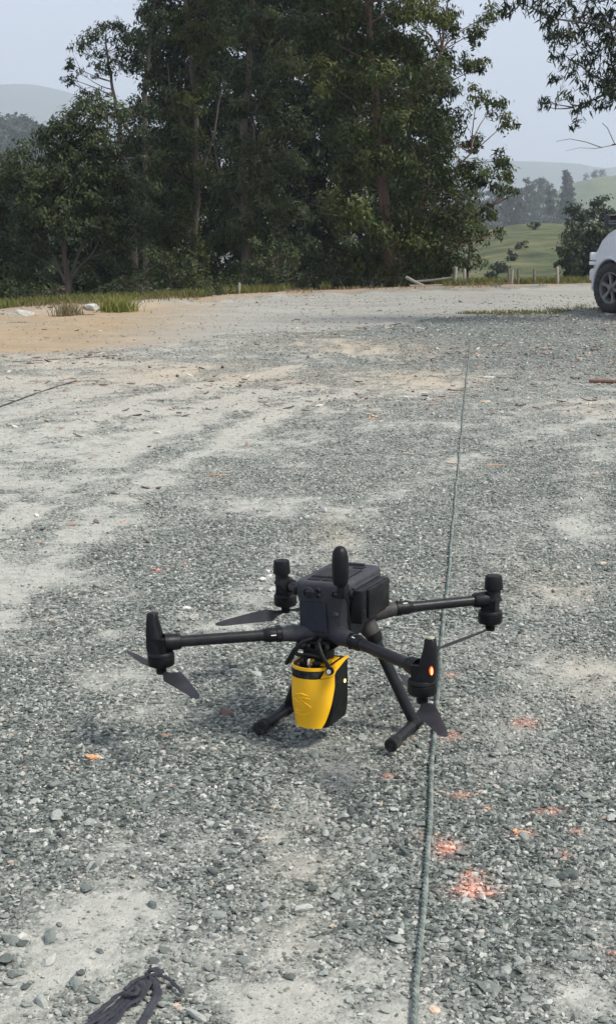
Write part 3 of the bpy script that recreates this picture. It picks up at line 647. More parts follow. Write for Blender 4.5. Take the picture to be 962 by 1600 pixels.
# dark trees right, down the slope beyond the fence
for i, (xc, hw, top, Y_, lab) in enumerate([(897, 20, 316, 72, 'small upright dark tree with rounded top down the slope left of the car'), (936, 26, 315, 74, 'rounded dark tree behind the nose of the car'), (893, 26, 378, 66, 'low dark bush at the left end of the clump near the car'),
                                             (925, 38, 352, 67, 'wide dark tree behind the front wheel of the car'), (985, 40, 325, 72, 'dark tree mostly hidden behind the car')]):
    cl = envelope([(top, xc - hw * .5, xc + hw * .5), (top + 16, xc - hw, xc + hw), (top + 60, xc - hw, xc + hw), (455, xc - hw, xc + hw)], Y_, 46, .45, .75, 80 + i, .8)
    build_tree('round_tree', lab, 'tree', pts_px([(xc, 500), (xc, 420), (xc, top + 15)], Y_), .13, cl, L_DARK, B_DARK, 90 + i, per=700, ll=.2, lw=.1, group='dark trees down the slope beside the car')
for i, (px_, py_, r_) in enumerate([(768, 414, .6), (784, 402, .7), (800, 388, .55), (812, 377, .5), (835, 353, .6)]):
    Y_ = [98, 104, 112, 122, 150][i]; p_ = at(px_, py_, Y_); p_.z = gz(p_.x, p_.y)
    pr = random.Random(240 + i); cl = [(p_.x + pr.gauss(0, r_ * .45), p_.y + pr.gauss(0, r_ * .4), p_.z + pr.uniform(.2, 1.3) * r_, pr.uniform(.35, .55) * r_) for _ in range(12)]
    build_tree('pasture_bush', 'small dark bush on the pasture slope, %s of five climbing to the crest' % ['lowest', 'second', 'third', 'fourth', 'topmost'][i], 'bush', [p_, p_ + Vector((0, 0, .5 * r_)), p_ + Vector((0, 0, r_))], .06, cl, L_DARK, B_DARK, 250 + i, per=420, ll=.24, lw=.13, limb=False, group='bushes on the pasture')
# far trees on the ridge beyond the pasture
FT = [(695, 312, 26, 470), (722, 296, 24, 560), (750, 300, 25, 480), (777, 288, 24, 600), (800, 296, 20, 470), (824, 282, 24, 540), (848, 276, 20, 620), (864, 296, 18, 460), (908, 322, 11, 440)]
ORD = ['leftmost', 'second', 'third', 'fourth', 'fifth', 'sixth', 'seventh', 'eighth', 'last']
for i, (xc, top, hw, Y_) in enumerate(FT):
    cl = envelope([(top, xc - hw * .35, xc + hw * .35), (top + 10, xc - hw * .8, xc + hw * .8), (top + 30, xc - hw, xc + hw), (372, xc - hw * .9, xc + hw * .9)], Y_, 40, 1.8, 3.2, 110 + i, .8, fill=1.3)
    build_tree('ridge_tree', 'hazy tree on the ridge beyond the pasture, %s in the row counted from the left' % ORD[i], 'tree', pts_px([(xc, 385), (xc, 345), (xc, top + 12)], Y_), .5, cl, [L_FAR, L_DARK, L_EUC][i % 3], B_DARK, 130 + i, per=42, ll=1.0, lw=.55, group='hazy trees on the ridge beyond the pasture', limb=False)
cl = []
for k in range(34):
    h = k / 33; rr = 4.6 * (1 - h) + .5; a = k * 2.4; c = at(885, lerp(350, 268, h), 500); cl.append((c.x + math.cos(a) * rr * .6, c.y + math.sin(a) * rr * .6, c.z, 1.2 + 1.4 * (1 - h)))
build_tree('conifer_tree', 'hazy pointed conifer standing on the ridge beyond the pasture', 'tree', pts_px([(885, 385), (885, 330), (885, 270)], 500), .4, cl, L_FAR, B_DARK, 151, per=36, ll=1.1, lw=.5, limb=False)

# ------------------------------------------------------------------ far hills
def hill(name, pts, Y, thick, col1, col2, seed, back=1.0, rough=1.0):
    """ridge whose crest is given by (pixel x, pixel y) at the depth Y"""
    xs_ = np.linspace(pts[0][0], pts[-1][0], 120); yy = np.interp(xs_, [p[0] for p in pts], [p[1] for p in pts])
    rows = []; K = 26
    for j in range(K):
        t = j / (K - 1)
        for x_, y_ in zip(xs_, yy):
            c = at(x_, y_, Y); zt = c.z; prof = math.sin(min(1.0, t * 1.6) * math.pi / 2) if t <= .625 else math.cos((t - .625) / .375 * math.pi / 2 * .95)
            z = -16 + (zt + 16) * prof
            rows.append((c.x, Y - thick + thick * t * 1.6, z))
    V = np.array(rows); V[:, 2] += (fbm(V[:, 0] * 30 / Y * rough + seed, V[:, 1] * 30 / Y * rough) - .5) * thick * .06
    id_ = np.arange(K * 120).reshape(K, 120); q = np.stack([id_[:-1, :-1], id_[:-1, 1:], id_[1:, 1:], id_[1:, :-1]], -1).reshape(-1, 4)
    m, t, b, out = newmat(name + '_cover'); tc = nd(t, 'ShaderNodeTexCoord')
    n = nd(t, 'ShaderNodeTexNoise'); n.inputs['Scale'].default_value = 12.0 / thick; n.inputs['Detail'].default_value = 9; n.inputs['Roughness'].default_value = .65
    t.links.new(tc.outputs['Object'], n.inputs['Vector']); t.links.new(ramp(t, n.outputs['Fac'], [(.35, col1), (.65, col2)]), b.inputs['Base Color']); b.inputs['Roughness'].default_value = 1
    return tag(obj_me(name, mesh_np(name, V, q, m, True)), kind='structure')
hill('wooded_hill', [(-1100, 230), (-800, 190), (-420, 178), (-150, 188), (0, 198), (50, 205), (90, 235), (140, 290), (220, 350)], 540, 90, (.022, .035, .018), (.05, .066, .03), 3.3)
hill('grass_hill', [(760, 345), (820, 330), (860, 300), (895, 281), (930, 274), (980, 272), (1100, 280), (1300, 300), (1500, 345)], 1000, 180, (.07, .095, .04), (.12, .14, .06), 8.1)
hill('mountain', [(-700, 60), (-300, 105), (0, 132), (70, 134), (130, 150), (250, 165), (420, 190), (700, 240), (900, 262), (1200, 280), (1500, 260), (1900, 240)], 3200, 520, (.035, .05, .03), (.06, .075, .04), 5.2)
# wood covering the left hill, read as one mass
rn = np.random.default_rng(5); cs, rs = [], []
for k in range(2300):
    px = rn.uniform(-1080, 140); top = float(np.interp(px, [-1100, -800, -420, -150, 0, 50, 90, 140], [230, 190, 178, 188, 198, 205, 235, 290])); t_ = rn.uniform(.05, .62)
    cr = at(px, top, 540); r = rn.uniform(2.6, 4.8); c = Vector((cr.x, 450 + 90 * t_ * 1.6, -16 + (cr.z + 16) * math.sin(min(1, t_ * 1.6) * math.pi / 2) + r * .35))
    cs.append((c.x, c.y, c.z)); rs.append(r)
V, Fq, var = leaves(cs, rs, 8, 1.9, 1.2, rn, .2, .8, 8)
tag(obj_me('woodland', mesh_np('woodland', V, Fq, L_FAR, False, {'var': var})), 'hazy green wood covering the hill at far left', 'woodland', kind='stuff')
for i, (px, py, hw) in enumerate([(928, 268, 7), (940, 268, 6), (915, 274, 5)]):
    cl = envelope([(py, px - hw, px + hw), (py + 10, px - hw, px + hw)], 994, 9, 1.8, 3.0, 160 + i)
    build_tree('hilltop_tree', ['middle', 'right', 'left'][i] + ' one of three tiny hazy trees on the far grassy hill crest', 'tree', pts_px([(px, py + 16), (px, py + 4)], 994), .3, cl, L_FAR, B_DARK, 170 + i, per=30, ll=1.0, lw=.5, group='tiny trees on the far hill crest', limb=False)

# ------------------------------------------------------------------ verge grass, fence
def blades(P, h0, h1, wd, rn, lean=.35):
    n = len(P); a = rn.uniform(0, 6.283, n); H = rn.uniform(h0, h1, n); ln = rn.normal(0, lean, (n, 2)) * H[:, None]
    s = np.stack([np.cos(a), np.sin(a), 0 * a], 1) * wd * .5
    P = np.asarray(P); mid = P + np.concatenate([ln * .35, (H * .6)[:, None]], 1); tip = P + np.concatenate([ln, H[:, None]], 1)
    V = np.stack([P - s, P + s, mid + s * .7, mid - s * .7, tip], 1).reshape(-1, 3)
    b = np.arange(n)[:, None] * 5
    Fq = np.concatenate([b + np.array([[0, 1, 2]]), b + np.array([[0, 2, 3]]), b + np.array([[3, 2, 4]])])
    return V, Fq, np.repeat(np.clip(rn.normal(.5, .25, n), 0, 1), 5)
M_GRASS = leaf_mat('grass_blade', (.075, .10, .025), (.16, .175, .045), (.33, .29, .12), .6, .3)
M_TUFT = leaf_mat('grass_tuft_blade', (.12, .15, .03), (.22, .24, .05), (.38, .36, .12), .6, .3)
M_DRY = leaf_mat('grass_dry', (.12, .10, .05), (.24, .19, .10), (.36, .29, .17), .7, .2)
rn = np.random.default_rng(77)
def grass_band(name, label, xr, off0, off1, n, h0, h1, mat, thresh=.42):
    X = rn.uniform(*xr, n); Y = linef(X, VER) + rn.uniform(off0, off1, n); k = fbm(X * .9 + 3, Y * .9) > thresh; X, Y = X[k], Y[k]
    V, Fq, var = blades(np.stack([X, Y, height(X, Y) - .01], 1), h0, h1, .016, rn)
    tag(obj_me(name, mesh_np(name, V, Fq, mat, False, {'var': var})), label, 'grass', kind='stuff')
grass_band('verge_grass', 'yellow green grass strip along the far side of the road', (-9, 14), 1.0, 3.2, 60000, .05, .24, M_GRASS, .47)
grass_band('dry_grass', 'straw coloured dry grass sprinkled on the earthy verge', (-9, 14), -.1, 2.8, 26000, .03, .10, M_DRY, .48)
# strip at the lot edge beside the car
X = rn.uniform(2.2, 8, 6000); Y = linef(X, LOT) + rn.normal(.15, .28, 6000); k = (fbm(X * 1.6, Y * 1.6) + RNG.normal(0, .05, 6000)) > .53; X, Y = X[k], Y[k]
V, Fq, var = blades(np.stack([X, Y, height(X, Y) - .005], 1), .015, .06, .014, rn)
tag(obj_me('edge_grass', mesh_np('edge_grass', V, Fq, M_GRASS, False, {'var': var})), 'low grass strip where the lot meets the road beside the car', 'grass', kind='stuff')
def tuft(label, px, py, n, r, h, mat):
    p = gp(px, py); P = np.stack([p.x + rn.normal(0, r, n), p.y + rn.normal(0, r * .7, n), np.zeros(n)], 1); P[:, 2] = height(P[:, 0], P[:, 1]) - .01
    V, Fq, var = blades(P - np.array([p.x, p.y, p.z]), h * .5, h, .014, rn, .45)
    o = obj_me('grass_tuft', mesh_np('grass_tuft', V, Fq, mat, False, {'var': var})); o.location = p
    tag(o, label, 'grass tuft')
tuft('bright yellow green grass tuft right of the white rocks', 183, 480, 480, .15, .28, M_TUFT)
tuft('straw coloured grass tuft between the two white rocks', 105, 485, 160, .10, .26, M_DRY)

M_POST = simple('weathered_wood', (.12, .10, .08), .85, var=.35, scale=18, bump=.5, bscale=60)
M_POSTL = simple('pale_wood', (.25, .225, .185), .85, var=.3, scale=18, bump=.5, bscale=60)
def post(label, px, ytop, ybot, wpx, mat, Y=29.2, lean=0.0):
    b = at(px, ybot, Y); t_ = at(px + lean, ytop - 3, Y); b.z = gz(b.x, b.y) - .15; r = wpx / F_PX * Y / 1.8
    mb = MB(); L_ = [Vector((0, 0, 0)), (t_ - b) * .5 + Vector((random.gauss(0, .01), 0, 0)), t_ - b, (t_ - b) * 1.0 + Vector((r * .2, 0, .02))]
    mb.tube(L_, [r * 1.1, r, r * .95, r * .55], 8); o = mb.build('fence_post', mat, None, True); o.location = b
    tag(o, label, 'fence post', 'posts of the fence beyond the road')
post('short pale fence post beside the foot of the reddish trunk', 624, 429, 452, 5, M_POSTL)
post('thin short fence post at the left end of the fallen rails', 632, 432, 452, 3.5, M_POST)
post('thick pale fence post right of the fallen rails', 710, 421, 453, 6, M_POSTL, lean=1)
post('thin fence post next to the sapling stem', 725, 424, 454, 4.5, M_POSTL)
post('dark fence post, leftmost of the close trio by the pasture', 794, 424, 453, 4, M_POST)
post('pale middle post of the close trio by the pasture', 800, 425, 453, 3.5, M_POSTL)
post('dark fence post, rightmost of the close trio by the pasture', 809, 425, 452, 3.5, M_POST)
post('single leaning post in front of the pasture', 836, 424, 450, 4.5, M_POST, lean=-2)
post('pale post in front of the dark trees by the car', 871, 421, 449, 4.5, M_POSTL, lean=-1)
post('small stub post below the pale forked trunk', 374, 446, 465, 4, M_POSTL, 26.5)
def rail(label, a, b, r, Y=29.5):
    Y -= .7; A, B_ = at(*a, Y), at(*b, Y - .2); A.z = max(A.z, gz(A.x, A.y) + r * .6); B_.z = max(B_.z, gz(B_.x, B_.y) + r * .6)
    mb = MB(); mb.tube([Vector((0, 0, 0)), (B_ - A) * .5 + Vector((0, 0, -.01)), B_ - A], [r, r * 1.05, r * .9], 7); o = mb.build('fence_rail', M_POSTL, None, True); o.location = A
    tag(o, label, 'fence rail', 'fallen rails of the fence')
rail('fallen rail sloping down to the right between fence posts', (634, 433), (662, 447), .035)
rail('lower lying rail between the short post and the thick pale post', (640, 447), (690, 446), .028, 29.3)
rail('upper rail running to the thick pale post', (648, 440), (704, 434), .022, 29.6)
# ------------------------------------------------------------------ drone
M_SHELL = simple('drone_shell_grey', (.038, .040, .045), .5, var=.10, scale=60, bump=.12, bscale=900, dirt=(.16, .16, .145), dirt_amt=.18, spec=.22)
M_PLATE = simple('drone_plate_slate', (.021, .024, .034), .5, var=.1, scale=40, dirt=(.16, .16, .15), dirt_amt=.12, spec=.22)
M_BLACK = simple('drone_black_plastic', (.0065, .0065, .0075), .42, var=.2, scale=60, bump=.15, bscale=800, dirt=(.12, .12, .11), dirt_amt=.06, spec=.22)
M_CARBON = simple('drone_arm_tube', (.013, .013, .015), .38, var=.15, scale=50, dirt=(.14, .14, .13), dirt_amt=.12, spec=.22)
M_KNUCK = simple('drone_knuckle', (.045, .042, .040), .55, var=.15, scale=50, dirt=(.17, .16, .15), dirt_amt=.25, spec=.22)
M_BLADE = simple('propeller_blade', (.020, .020, .024), .42, var=.15, scale=20, dirt=(.14, .14, .13), dirt_amt=.2, spec=.22)
M_LENS = simple('lens_glass', (.006, .006, .010), .08, var=.1)
M_GLOSS = simple('scanner_black', (.004, .004, .0045), .35, var=.2, scale=40, spec=.22)
M_YELLOW = simple('scanner_yellow', (.88, .47, .006), .38, var=.05, scale=20, bump=.05, bscale=700, dirt=(.5, .36, .16), dirt_amt=.12)
M_WHITE = simple('white_print', (.75, .75, .75), .5, var=.05)
M_STEEL = simple('steel_screw', (.62, .62, .60), .3, metal=1.0, var=.1)
M_FOAM = simple('foam_black', (.013, .013, .013), .9, var=.2, scale=80, bump=.3, bscale=500, dirt=(.2, .2, .18), dirt_amt=.35, spec=.22)
def led_mat(name, col, st):
    m, t, b, out = newmat(name); b.inputs['Base Color'].default_value = (*col, 1); b.inputs['Emission Color'].default_value = (*col, 1)
    b.inputs['Emission Strength'].default_value = st; b.inputs['Roughness'].default_value = .3
    return m
M_LED = led_mat('status_lamp_red', (1.0, .06, .02), 1.1)
M_LEDC = led_mat('status_lamp_core', (1.0, .22, .07), 2.2)
M_LEDY = led_mat('indicator_yellow', (1.0, .75, .2), 1.6)

DR = empty('survey_drone', (.092, 3.545, .004))
DR.rotation_mode = 'QUATERNION'
DR.rotation_quaternion = (Matrix.Rotation(-.019, 3, 'Y') @ Matrix.Rotation(-.043, 3, 'X') @ Matrix.Rotation(-.41, 3, 'Z')).to_quaternion()
tag(DR, 'dark grey quadcopter drone carrying a yellow scanner, standing on the gravel', 'drone')
def prism(sections):
    """loft of equal-length rings"""
    mb = MB(); n = len(sections[0]); V = [p for s in sections for p in s]; Fs = []
    for i in range(len(sections) - 1):
        for k in range(n): Fs.append((i * n + k, i * n + (k + 1) % n, (i + 1) * n + (k + 1) % n, (i + 1) * n + k))
    Fs.append(tuple(range(n - 1, -1, -1))); m = (len(sections) - 1) * n; Fs.append(tuple(range(m, m + n)))
    return mb.add(V, Fs)
def ring_rect(x0, x1, y0, y1, z, ch):
    return [(x0 + ch, y0, z), (x1 - ch, y0, z), (x1, y0 + ch, z), (x1, y1 - ch, z), (x1 - ch, y1, z), (x0 + ch, y1, z), (x0, y1 - ch, z), (x0, y0 + ch, z)]
# body: waist above the arm roots, shoulders, slightly narrower lid
body = prism([ring_rect(-.060, .060, -.105, .115, .283, .02), ring_rect(-.070, .070, -.118, .125, .300, .018), ring_rect(-.064, .064, -.116, .125, .345, .014), ring_rect(-.072, .072, -.124, .13, .395, .012),
              ring_rect(-.077, .077, -.128, .135, .415, .012), ring_rect(-.077, .077, -.127, .135, .441, .014), ring_rect(-.072, .072, -.121, .130, .4482, .015)]).build('body', M_SHELL, DR, True, bevel=.003)
MB().box((-.024, -.1225, .352), (.078, .010, .082)).build('front_plate', M_PLATE, body, bevel=.003)
# lid: slats between the openings
for k in range(11):
    MB().box((-.047 + k * .0095, -.012, .4515), (.0036, .112, .005), Matrix.Rotation(.0, 3, 'Z')).build('grille_slat', M_SHELL, body, bevel=.001)
MB().box((0, -.012, .4486), (.104, .116, .0018)).build('grille_recess', M_BLACK, body)
MB().box((-.030, -.093, .4490), (.036, .022, .003)).build('lid_slot', M_BLACK, body, bevel=.001)
MB().box((.014, -.093, .4490), (.040, .022, .003)).build('lid_slot', M_BLACK, body, bevel=.001)
MB().box((.030, .080, .4492), (.032, .026, .003)).build('lid_slot', M_BLACK, body, bevel=.001)
MB().box((-.030, .080, .4492), (.032, .026, .003)).build('lid_slot', M_BLACK, body, bevel=.001)
MB().box((0, .108, .4515), (.07, .012, .008)).build('lid_latch', M_SHELL, body, bevel=.002)
for sx in (-1, 1):
    MB().box((sx * .07, .03, .443), (.006, .13, .006)).build('lid_rail', M_SHELL, body, bevel=.0015)
def lens(x, z, r, y=-.128):
    mb = MB().lathe([(r * .72, -.001), (r, -.001), (r, .006), (r * .82, .008), (r * .74, .003)], (x, y + .001, z), 'y', 24, Matrix.Rotation(math.pi, 3, 'Z'))
    c = mb.build('camera_bezel', M_SHELL, body, True)
    MB().lathe([(r * .74, .0), (r * .70, .0035), (r * .45, .005), (r * .05, .0055)], (x, y, z), 'y', 20, Matrix.Rotation(math.pi, 3, 'Z')).build('camera_lens', M_LENS, body, True)
lens(-.034, .419, .0165); lens(-.005, .427, .0065); lens(-.005, .4125, .0065); lens(.044, .420, .0105)
MB().lathe([(.012, -.006), (.0125, .002), (.009, .005)], (-.079, -.112, .418), 'x', 18, Matrix.Rotation(math.pi, 3, 'Z')).build('side_camera', M_BLACK, body, True)
MB().lathe([(.012, -.006), (.0125, .002), (.009, .005)], (.079, -.105, .418), 'x', 18).build('side_camera', M_BLACK, body, True)
MB().lathe([(.0075, 0), (.0075, .004), (.006, .0065), (.002, .007)], (.040, -.1195, .362), 'y', 16, Matrix.Rotation(math.pi, 3, 'Z')).build('knob', M_SHELL, body, True)
for q in ((.028, .312), (.048, .309), (.062, .311)): MB().box((q[0], -.1135, q[1] - .004), (.008, .006, .003)).build('vent_slot', M_BLACK, body)
# batteries on both flanks
for sx in (1,):
    bt = MB().box((sx * .092, -.008, .382), (.034, .190, .092), Matrix.Rotation(sx * .03, 3, 'Y')).build('battery', M_BLACK, DR, True, bevel=.005)
    MB().box((sx * .112, .008, .385), (.010, .156, .080), Matrix.Rotation(sx * .03, 3, 'Y')).build('battery_cover', M_BLACK, bt, True, bevel=.004)
    for k in range(7): MB().box((sx * .1095, -.086, .354 + k * .009), (.0015, .012, .003)).build('battery_rib', M_FOAM, bt)
    MB().box((sx * .080, -.008, .4305), (.012, .18, .005)).build('battery_rail', M_SHELL, bt, bevel=.001)
# mast antenna on the front corner, with its cable
ant = MB().lathe([(.012, .0), (.0185, .006), (.0215, .022), (.0225, .05), (.0215, .078), (.0185, .094), (.0125, .1035), (.005, .1075)], (.070, -.157, .450), 'z', 24).build('antenna', M_BLACK, DR, True)
MB().box((.073, -.146, .435), (.022, .034, .036)).build('antenna_mount', M_BLACK, ant, True, bevel=.003)
MB().tube([(.07, -.137, .43), (.0795, -.131, .40), (.080, -.126, .35), (.084, -.122, .31)], .003, 8).build('antenna_cable', M_BLACK, ant, True)

def arm(sx, front):
    if front: A, Cc, E, w_ = Vector((.035, -.100, .302)), Vector((.106, -.162, .307)), Vector((.345, -.346, .310)), (.361, -.356)
    else: A, Cc, E, w_ = Vector((.035, .088, .312)), Vector((.112, .155, .321)), Vector((.312, .343, .320)), (.3265, .356)
    for v in (A, Cc, E): v.x *= sx
    mx, my = w_[0] * sx, w_[1]
    d = (E - Cc).normalized()
    root = MB().tube([A, A.lerp(Cc, .5), Cc], [.027, .0235, .0195], 14).build('arm_root', M_KNUCK if not front else M_SHELL, DR, True)
    tb = MB().tube([Cc, E], .0152, 16).build('arm_tube', M_CARBON, DR, True)
    col = MB().tube([Cc - d * .006, Cc - d * .004, Cc + d * .010, Cc + d * .012, Cc + d * .030, Cc + d * .034, Cc + d * .046], [.0185, .0215, .0215, .0195, .0205, .0195, .0165], 18).build('lock_collar', M_BLACK, DR, True)
    rt = d.to_track_quat('X', 'Z').to_matrix()
    for ang in (0, 2.1, 4.2):
        q = rt @ Matrix.Rotation(ang - .9, 3, 'X')
        MB().box(Cc + d * .021 + q @ Vector((0, -.0205, 0)), (.014, .0016, .0024), q).build('lock_mark', M_WHITE, col)
        MB().box(Cc + d * .003 + q @ Vector((0, -.0212, .007)), (.010, .003, .006), q).build('lock_rib', M_BLACK, col, bevel=.0008)
    mo = MB().tube([E - d * .035, E - d * .030, E + d * .008], [.0185, .0215, .024], 14).box((mx, my, .304), (.043, .045, .040)).build('motor_mount', M_BLACK, DR, True, bevel=.0)
    mot = MB().lathe([(.026, .287), (.0325, .286), (.0355, .281), (.0355, .276), (.0335, .2745), (.0355, .273), (.0355, .254), (.033, .2495), (.016, .247), (.012, .236), (.010, .232)], (mx, my, 0), 'z', 32).build('motor', M_BLACK, DR, True)
    if front:
        # tall tapered tower with a lamp near its foot
        def rr(hx, hy, z, ox=0): return [(mx + ox + math.copysign(abs(math.cos(a)) ** .6, math.cos(a)) * hx, my + math.copysign(abs(math.sin(a)) ** .6, math.sin(a)) * hy, z) for a in [k * math.pi / 8 for k in range(16)]]
        o_ = sx * .021
        tw = prism([rr(.0255, .026, .286, o_ * .4), rr(.025, .025, .300, o_ * .55), rr(.0225, .0225, .318, o_ * .7), rr(.0195, .0195, .340, o_ * .85), rr(.0155, .0155, .366, o_), rr(.013, .013, .386, o_), rr(.0105, .0105, .389, o_)]).build('antenna_tower', M_BLACK, DR, True)
        return mx, my, tw
    st = MB().lathe([(.025, .318), (.024, .323), (.0205, .328), (.0205, .350), (.019, .354)], (mx + sx * .010, my, 0), 'z', 20).build('antenna_stem', M_BLACK, DR, True)
    MB().lathe([(.018, .350), (.0265, .350), (.0272, .353), (.0245, .387), (.0230, .3905), (.018, .392)], (mx + sx * .010, my, 0), 'z', 28).build('antenna_cap', M_BLACK, st, True)
    return mx, my, st
def prop(mx, my, ang, R_=.245, hand=1, ang2=None, extra=0.0):
    hub = MB().lathe([(.013, .226), (.014, .230), (.014, .237), (.011, .2385)], (mx, my, 0), 'z', 18).build('propeller_hub', M_BLACK, DR, True)
    for k in range(2):
        a = ang if k == 0 else (ang + math.pi if ang2 is None else ang2); ca, sa = math.cos(a), math.sin(a); secs = []
        for i in range(15):
            t = i / 14; r = .012 + (R_ - .012) * t
            ch = float(np.interp(t, [0, .08, .22, .4, .7, .92, 1], [.014, .020, .052, .046, .034, .024, .010]))
            tw = float(np.interp(t, [0, .2, 1], [.35, .33, .10])) * hand + extra * (1 - .45 * t); off = ch * .12; th = .0022 * (1 - .5 * t)
            rg = []
            for u, v in ((-.5, 0), (-.2, .9), (.2, .8), (.5, 0), (.2, -.5), (-.2, -.6)):
                w_ = u * ch + off; h_ = v * th; lx_, lz_ = w_ * math.cos(tw) - h_ * math.sin(tw), w_ * math.sin(tw) + h_ * math.cos(tw)
                lx_ *= hand
                rg.append((mx + ca * r - sa * lx_, my + sa * r + ca * lx_, .231 + lz_ * 1.0 - .006 * t * t))
            secs.append(rg)
        prism(secs).build('propeller_blade', M_BLADE, hub, True)
aFL = arm(-1, True); aFR = arm(1, True); aRL = arm(-1, False); aRR = arm(1, False)
prop(aFL[0], aFL[1], math.atan2(-.506 + .359, -.183 + .362)); prop(aFR[0], aFR[1], math.atan2(-.165, .100), hand=-1)
prop(aRL[0], aRL[1], math.atan2(-.195, -.135), extra=-1.0); prop(aRR[0], aRR[1], math.atan2(-.217, -.075), ang2=math.atan2(.949, -.325))
# lamps on the towers
def lamp(tw, c, nrm, mat, core, s=1.0):
    q = Vector(nrm).normalized().to_track_quat('Z', 'Y').to_matrix()
    up = Vector((0, 0, 1)); nz = Vector(nrm).normalized(); sd = up.cross(nz).normalized(); c = Vector(c)
    def cap(rx, rz, th, out):
        rg = [[c + nz * o_ + sd * (math.cos(a) * rx * k) + up * (math.sin(a) * rz * k) for a in [j * math.pi / 8 for j in range(16)]] for o_, k in ((out, 1), (out + th, .85), (out + th * 1.4, .4))]
        return prism(rg)
    l = cap(.0085 * s, .021 * s, .003, 0).build('status_lamp', mat, tw, True)
    if core: cap(.0042 * s, .014 * s, .0025, .0035).build('lamp_core', core, tw, True)
lamp(aFR[2], (.361 + .0285, -.356 - .0175, .313), (.62, -.78, .10), M_LED, M_LEDC, .68)
lamp(aFL[2], (-.361 - .0375, -.356 - .002, .308), (-1, -.12, .1), M_LED, None, .55)
# pale greenish tip on the front right tower
M_TIP = simple('pale_tip', (.34, .36, .24), .7, var=.3, scale=80)
MB().lathe([(.0095, .3885), (.010, .3895), (.0085, .3925), (.004, .3935)], (.361 + .021, -.356, 0), 'z', 16).build('tower_tip', M_TIP, aFR[2], True)
# landing gear
for sx in (-1, 1):
    kn = MB().tube([(sx * .045, .035, .315), (sx * .068, .038, .297), (sx * .084, .041, .270)], [.026, .028, .0225], 14).build('leg_knuckle', M_KNUCK, DR, True)
    MB().tube([(sx * .082, .0405, .275), (sx * .088, .042, .262), (sx * .092, .043, .252)], [.0235, .0225, .019], 14).build('leg_collar', M_BLACK, DR, True)
    MB().tube([(sx * .084, .041, .268), (sx * .192, .066, .024)], .0155, 16).build('leg', M_CARBON, DR, True)
    sk = MB().tube([(sx * .194, -.105, .020), (sx * .194, .190, .020)], .0145, 16).build('skid', M_CARBON, DR, True)
    MB().tube([(sx * .194, .040, .020), (sx * .194, .048, .020), (sx * .194, .084, .020), (sx * .194, .092, .020)], [.0155, .0185, .0185, .0155], 16).build('skid_joint', M_BLACK, sk, True)
    for ya, yb in ((-.128, -.085), (.165, .205)):
        MB().tube([(sx * .194, ya, .020), (sx * .194, ya + .003, .020), (sx * .194, yb - .003, .020), (sx * .194, yb, .020)], [.0155, .0185, .0185, .0165], 16).build('skid_foot', M_FOAM, sk, True)
# scanner slung under the nose
SX, SW, YF, YB = -.022, .058, -.187, -.026
def sc_ring(z, off=0.0, t0=None, t1=None, n=48):
    """outline of the scanner at the height z: rounded front, flat back; t runs 0 (back left) - 1 (back right)"""
    k = .90 + .10 * sstep(.055, .12, z) if True else 1
    hw = (SW + off) * float(k); yf = YF - off + (.012 * (1 - float(sstep(.055, .15, z)))); yb = YB + off
    R0 = hw; pts = []
    la = (yb - (yf + R0 * .92)); arc = math.pi * R0 * .96; tot = 2 * la + arc
    ts = np.linspace(0 if t0 is None else t0, 1 if t1 is None else t1, n)
    for t in ts:
        s = t * tot
        if s < la: p = (SX - hw, yb - s)
        elif s > la + arc: p = (SX + hw, yf + R0 * .92 + (s - la - arc))
        else:
            a = (s - la) / arc * math.pi; p = (SX - hw * math.cos(a), yf + R0 * .92 - R0 * .92 * math.sin(a))
        pts.append((p[0], p[1], z))
    return pts
PAY = prism([sc_ring(z, o) for z, o in ((.053, -.012), (.056, -.005), (.062, -.0025), (.10, -.002), (.16, -.002), (.20, -.002), (.222, -.002), (.224, -.006))]).build('scanner', M_GLOSS, DR, True)
def cover(zs, t0f, t1f, off, th, name, mat, n=40):
    A = [sc_ring(z, off, t0f(z), t1f(z), n) for z in zs]; B_ = [sc_ring(z, off + th, t0f(z), t1f(z), n) for z in zs]
    mb = MB(); m = len(zs); V = [p for s in A for p in s] + [p for s in B_ for p in s]; o = m * n; Fs = []
    for i in range(m - 1):
        for k in range(n - 1):
            a = i * n + k; Fs.append((a, a + 1, a + n + 1, a + n)); Fs.append((o + a, o + a + n, o + a + n + 1, o + a + 1))
    for k in range(n - 1): Fs.append((k, o + k, o + k + 1, k + 1)); a = (m - 1) * n + k; Fs.append((a, a + 1, o + a + 1, o + a))
    for i in range(m - 1): a = i * n; Fs.append((a, a + n, o + a + n, o + a)); a = i * n + n - 1; Fs.append((a, o + a, o + a + n, a + n))
    mb.add(V, Fs); return mb.build(name, mat, PAY, True)
zz = [.058 + (.197 - .058) * i / 18 for i in range(19)]
t_lo = lambda z: .10 + .10 * (1 - float(sstep(.05, .14, z)))
t_hi = lambda z: float(np.interp(z, [.058, .075, .105, .15, .165, .197], [.60, .63, .665, .715, .735, .735]))
cover(zz, t_lo, t_hi, -.002, .004, 'yellow_cover', M_YELLOW)
cover([.1975, .205, .212, .2185], lambda z: .08, lambda z: float(np.interp(z, [.1975, .2185], [.58, .62])), -.002, .003, 'black_band', M_FOAM)
cover([.1985, .206, .214, .222], lambda z: float(np.interp(z, [.1985, .222], [.60, .64])), lambda z: float(np.interp(z, [.1985, .206, .214, .222], [.735, .76, .86, .95])), -.002, .004, 'yellow_shoulder', M_YELLOW)
cover([.219, .226, .2275], lambda z: .0, lambda z: .999, -.003, .003, 'yellow_rim', M_YELLOW, 56)
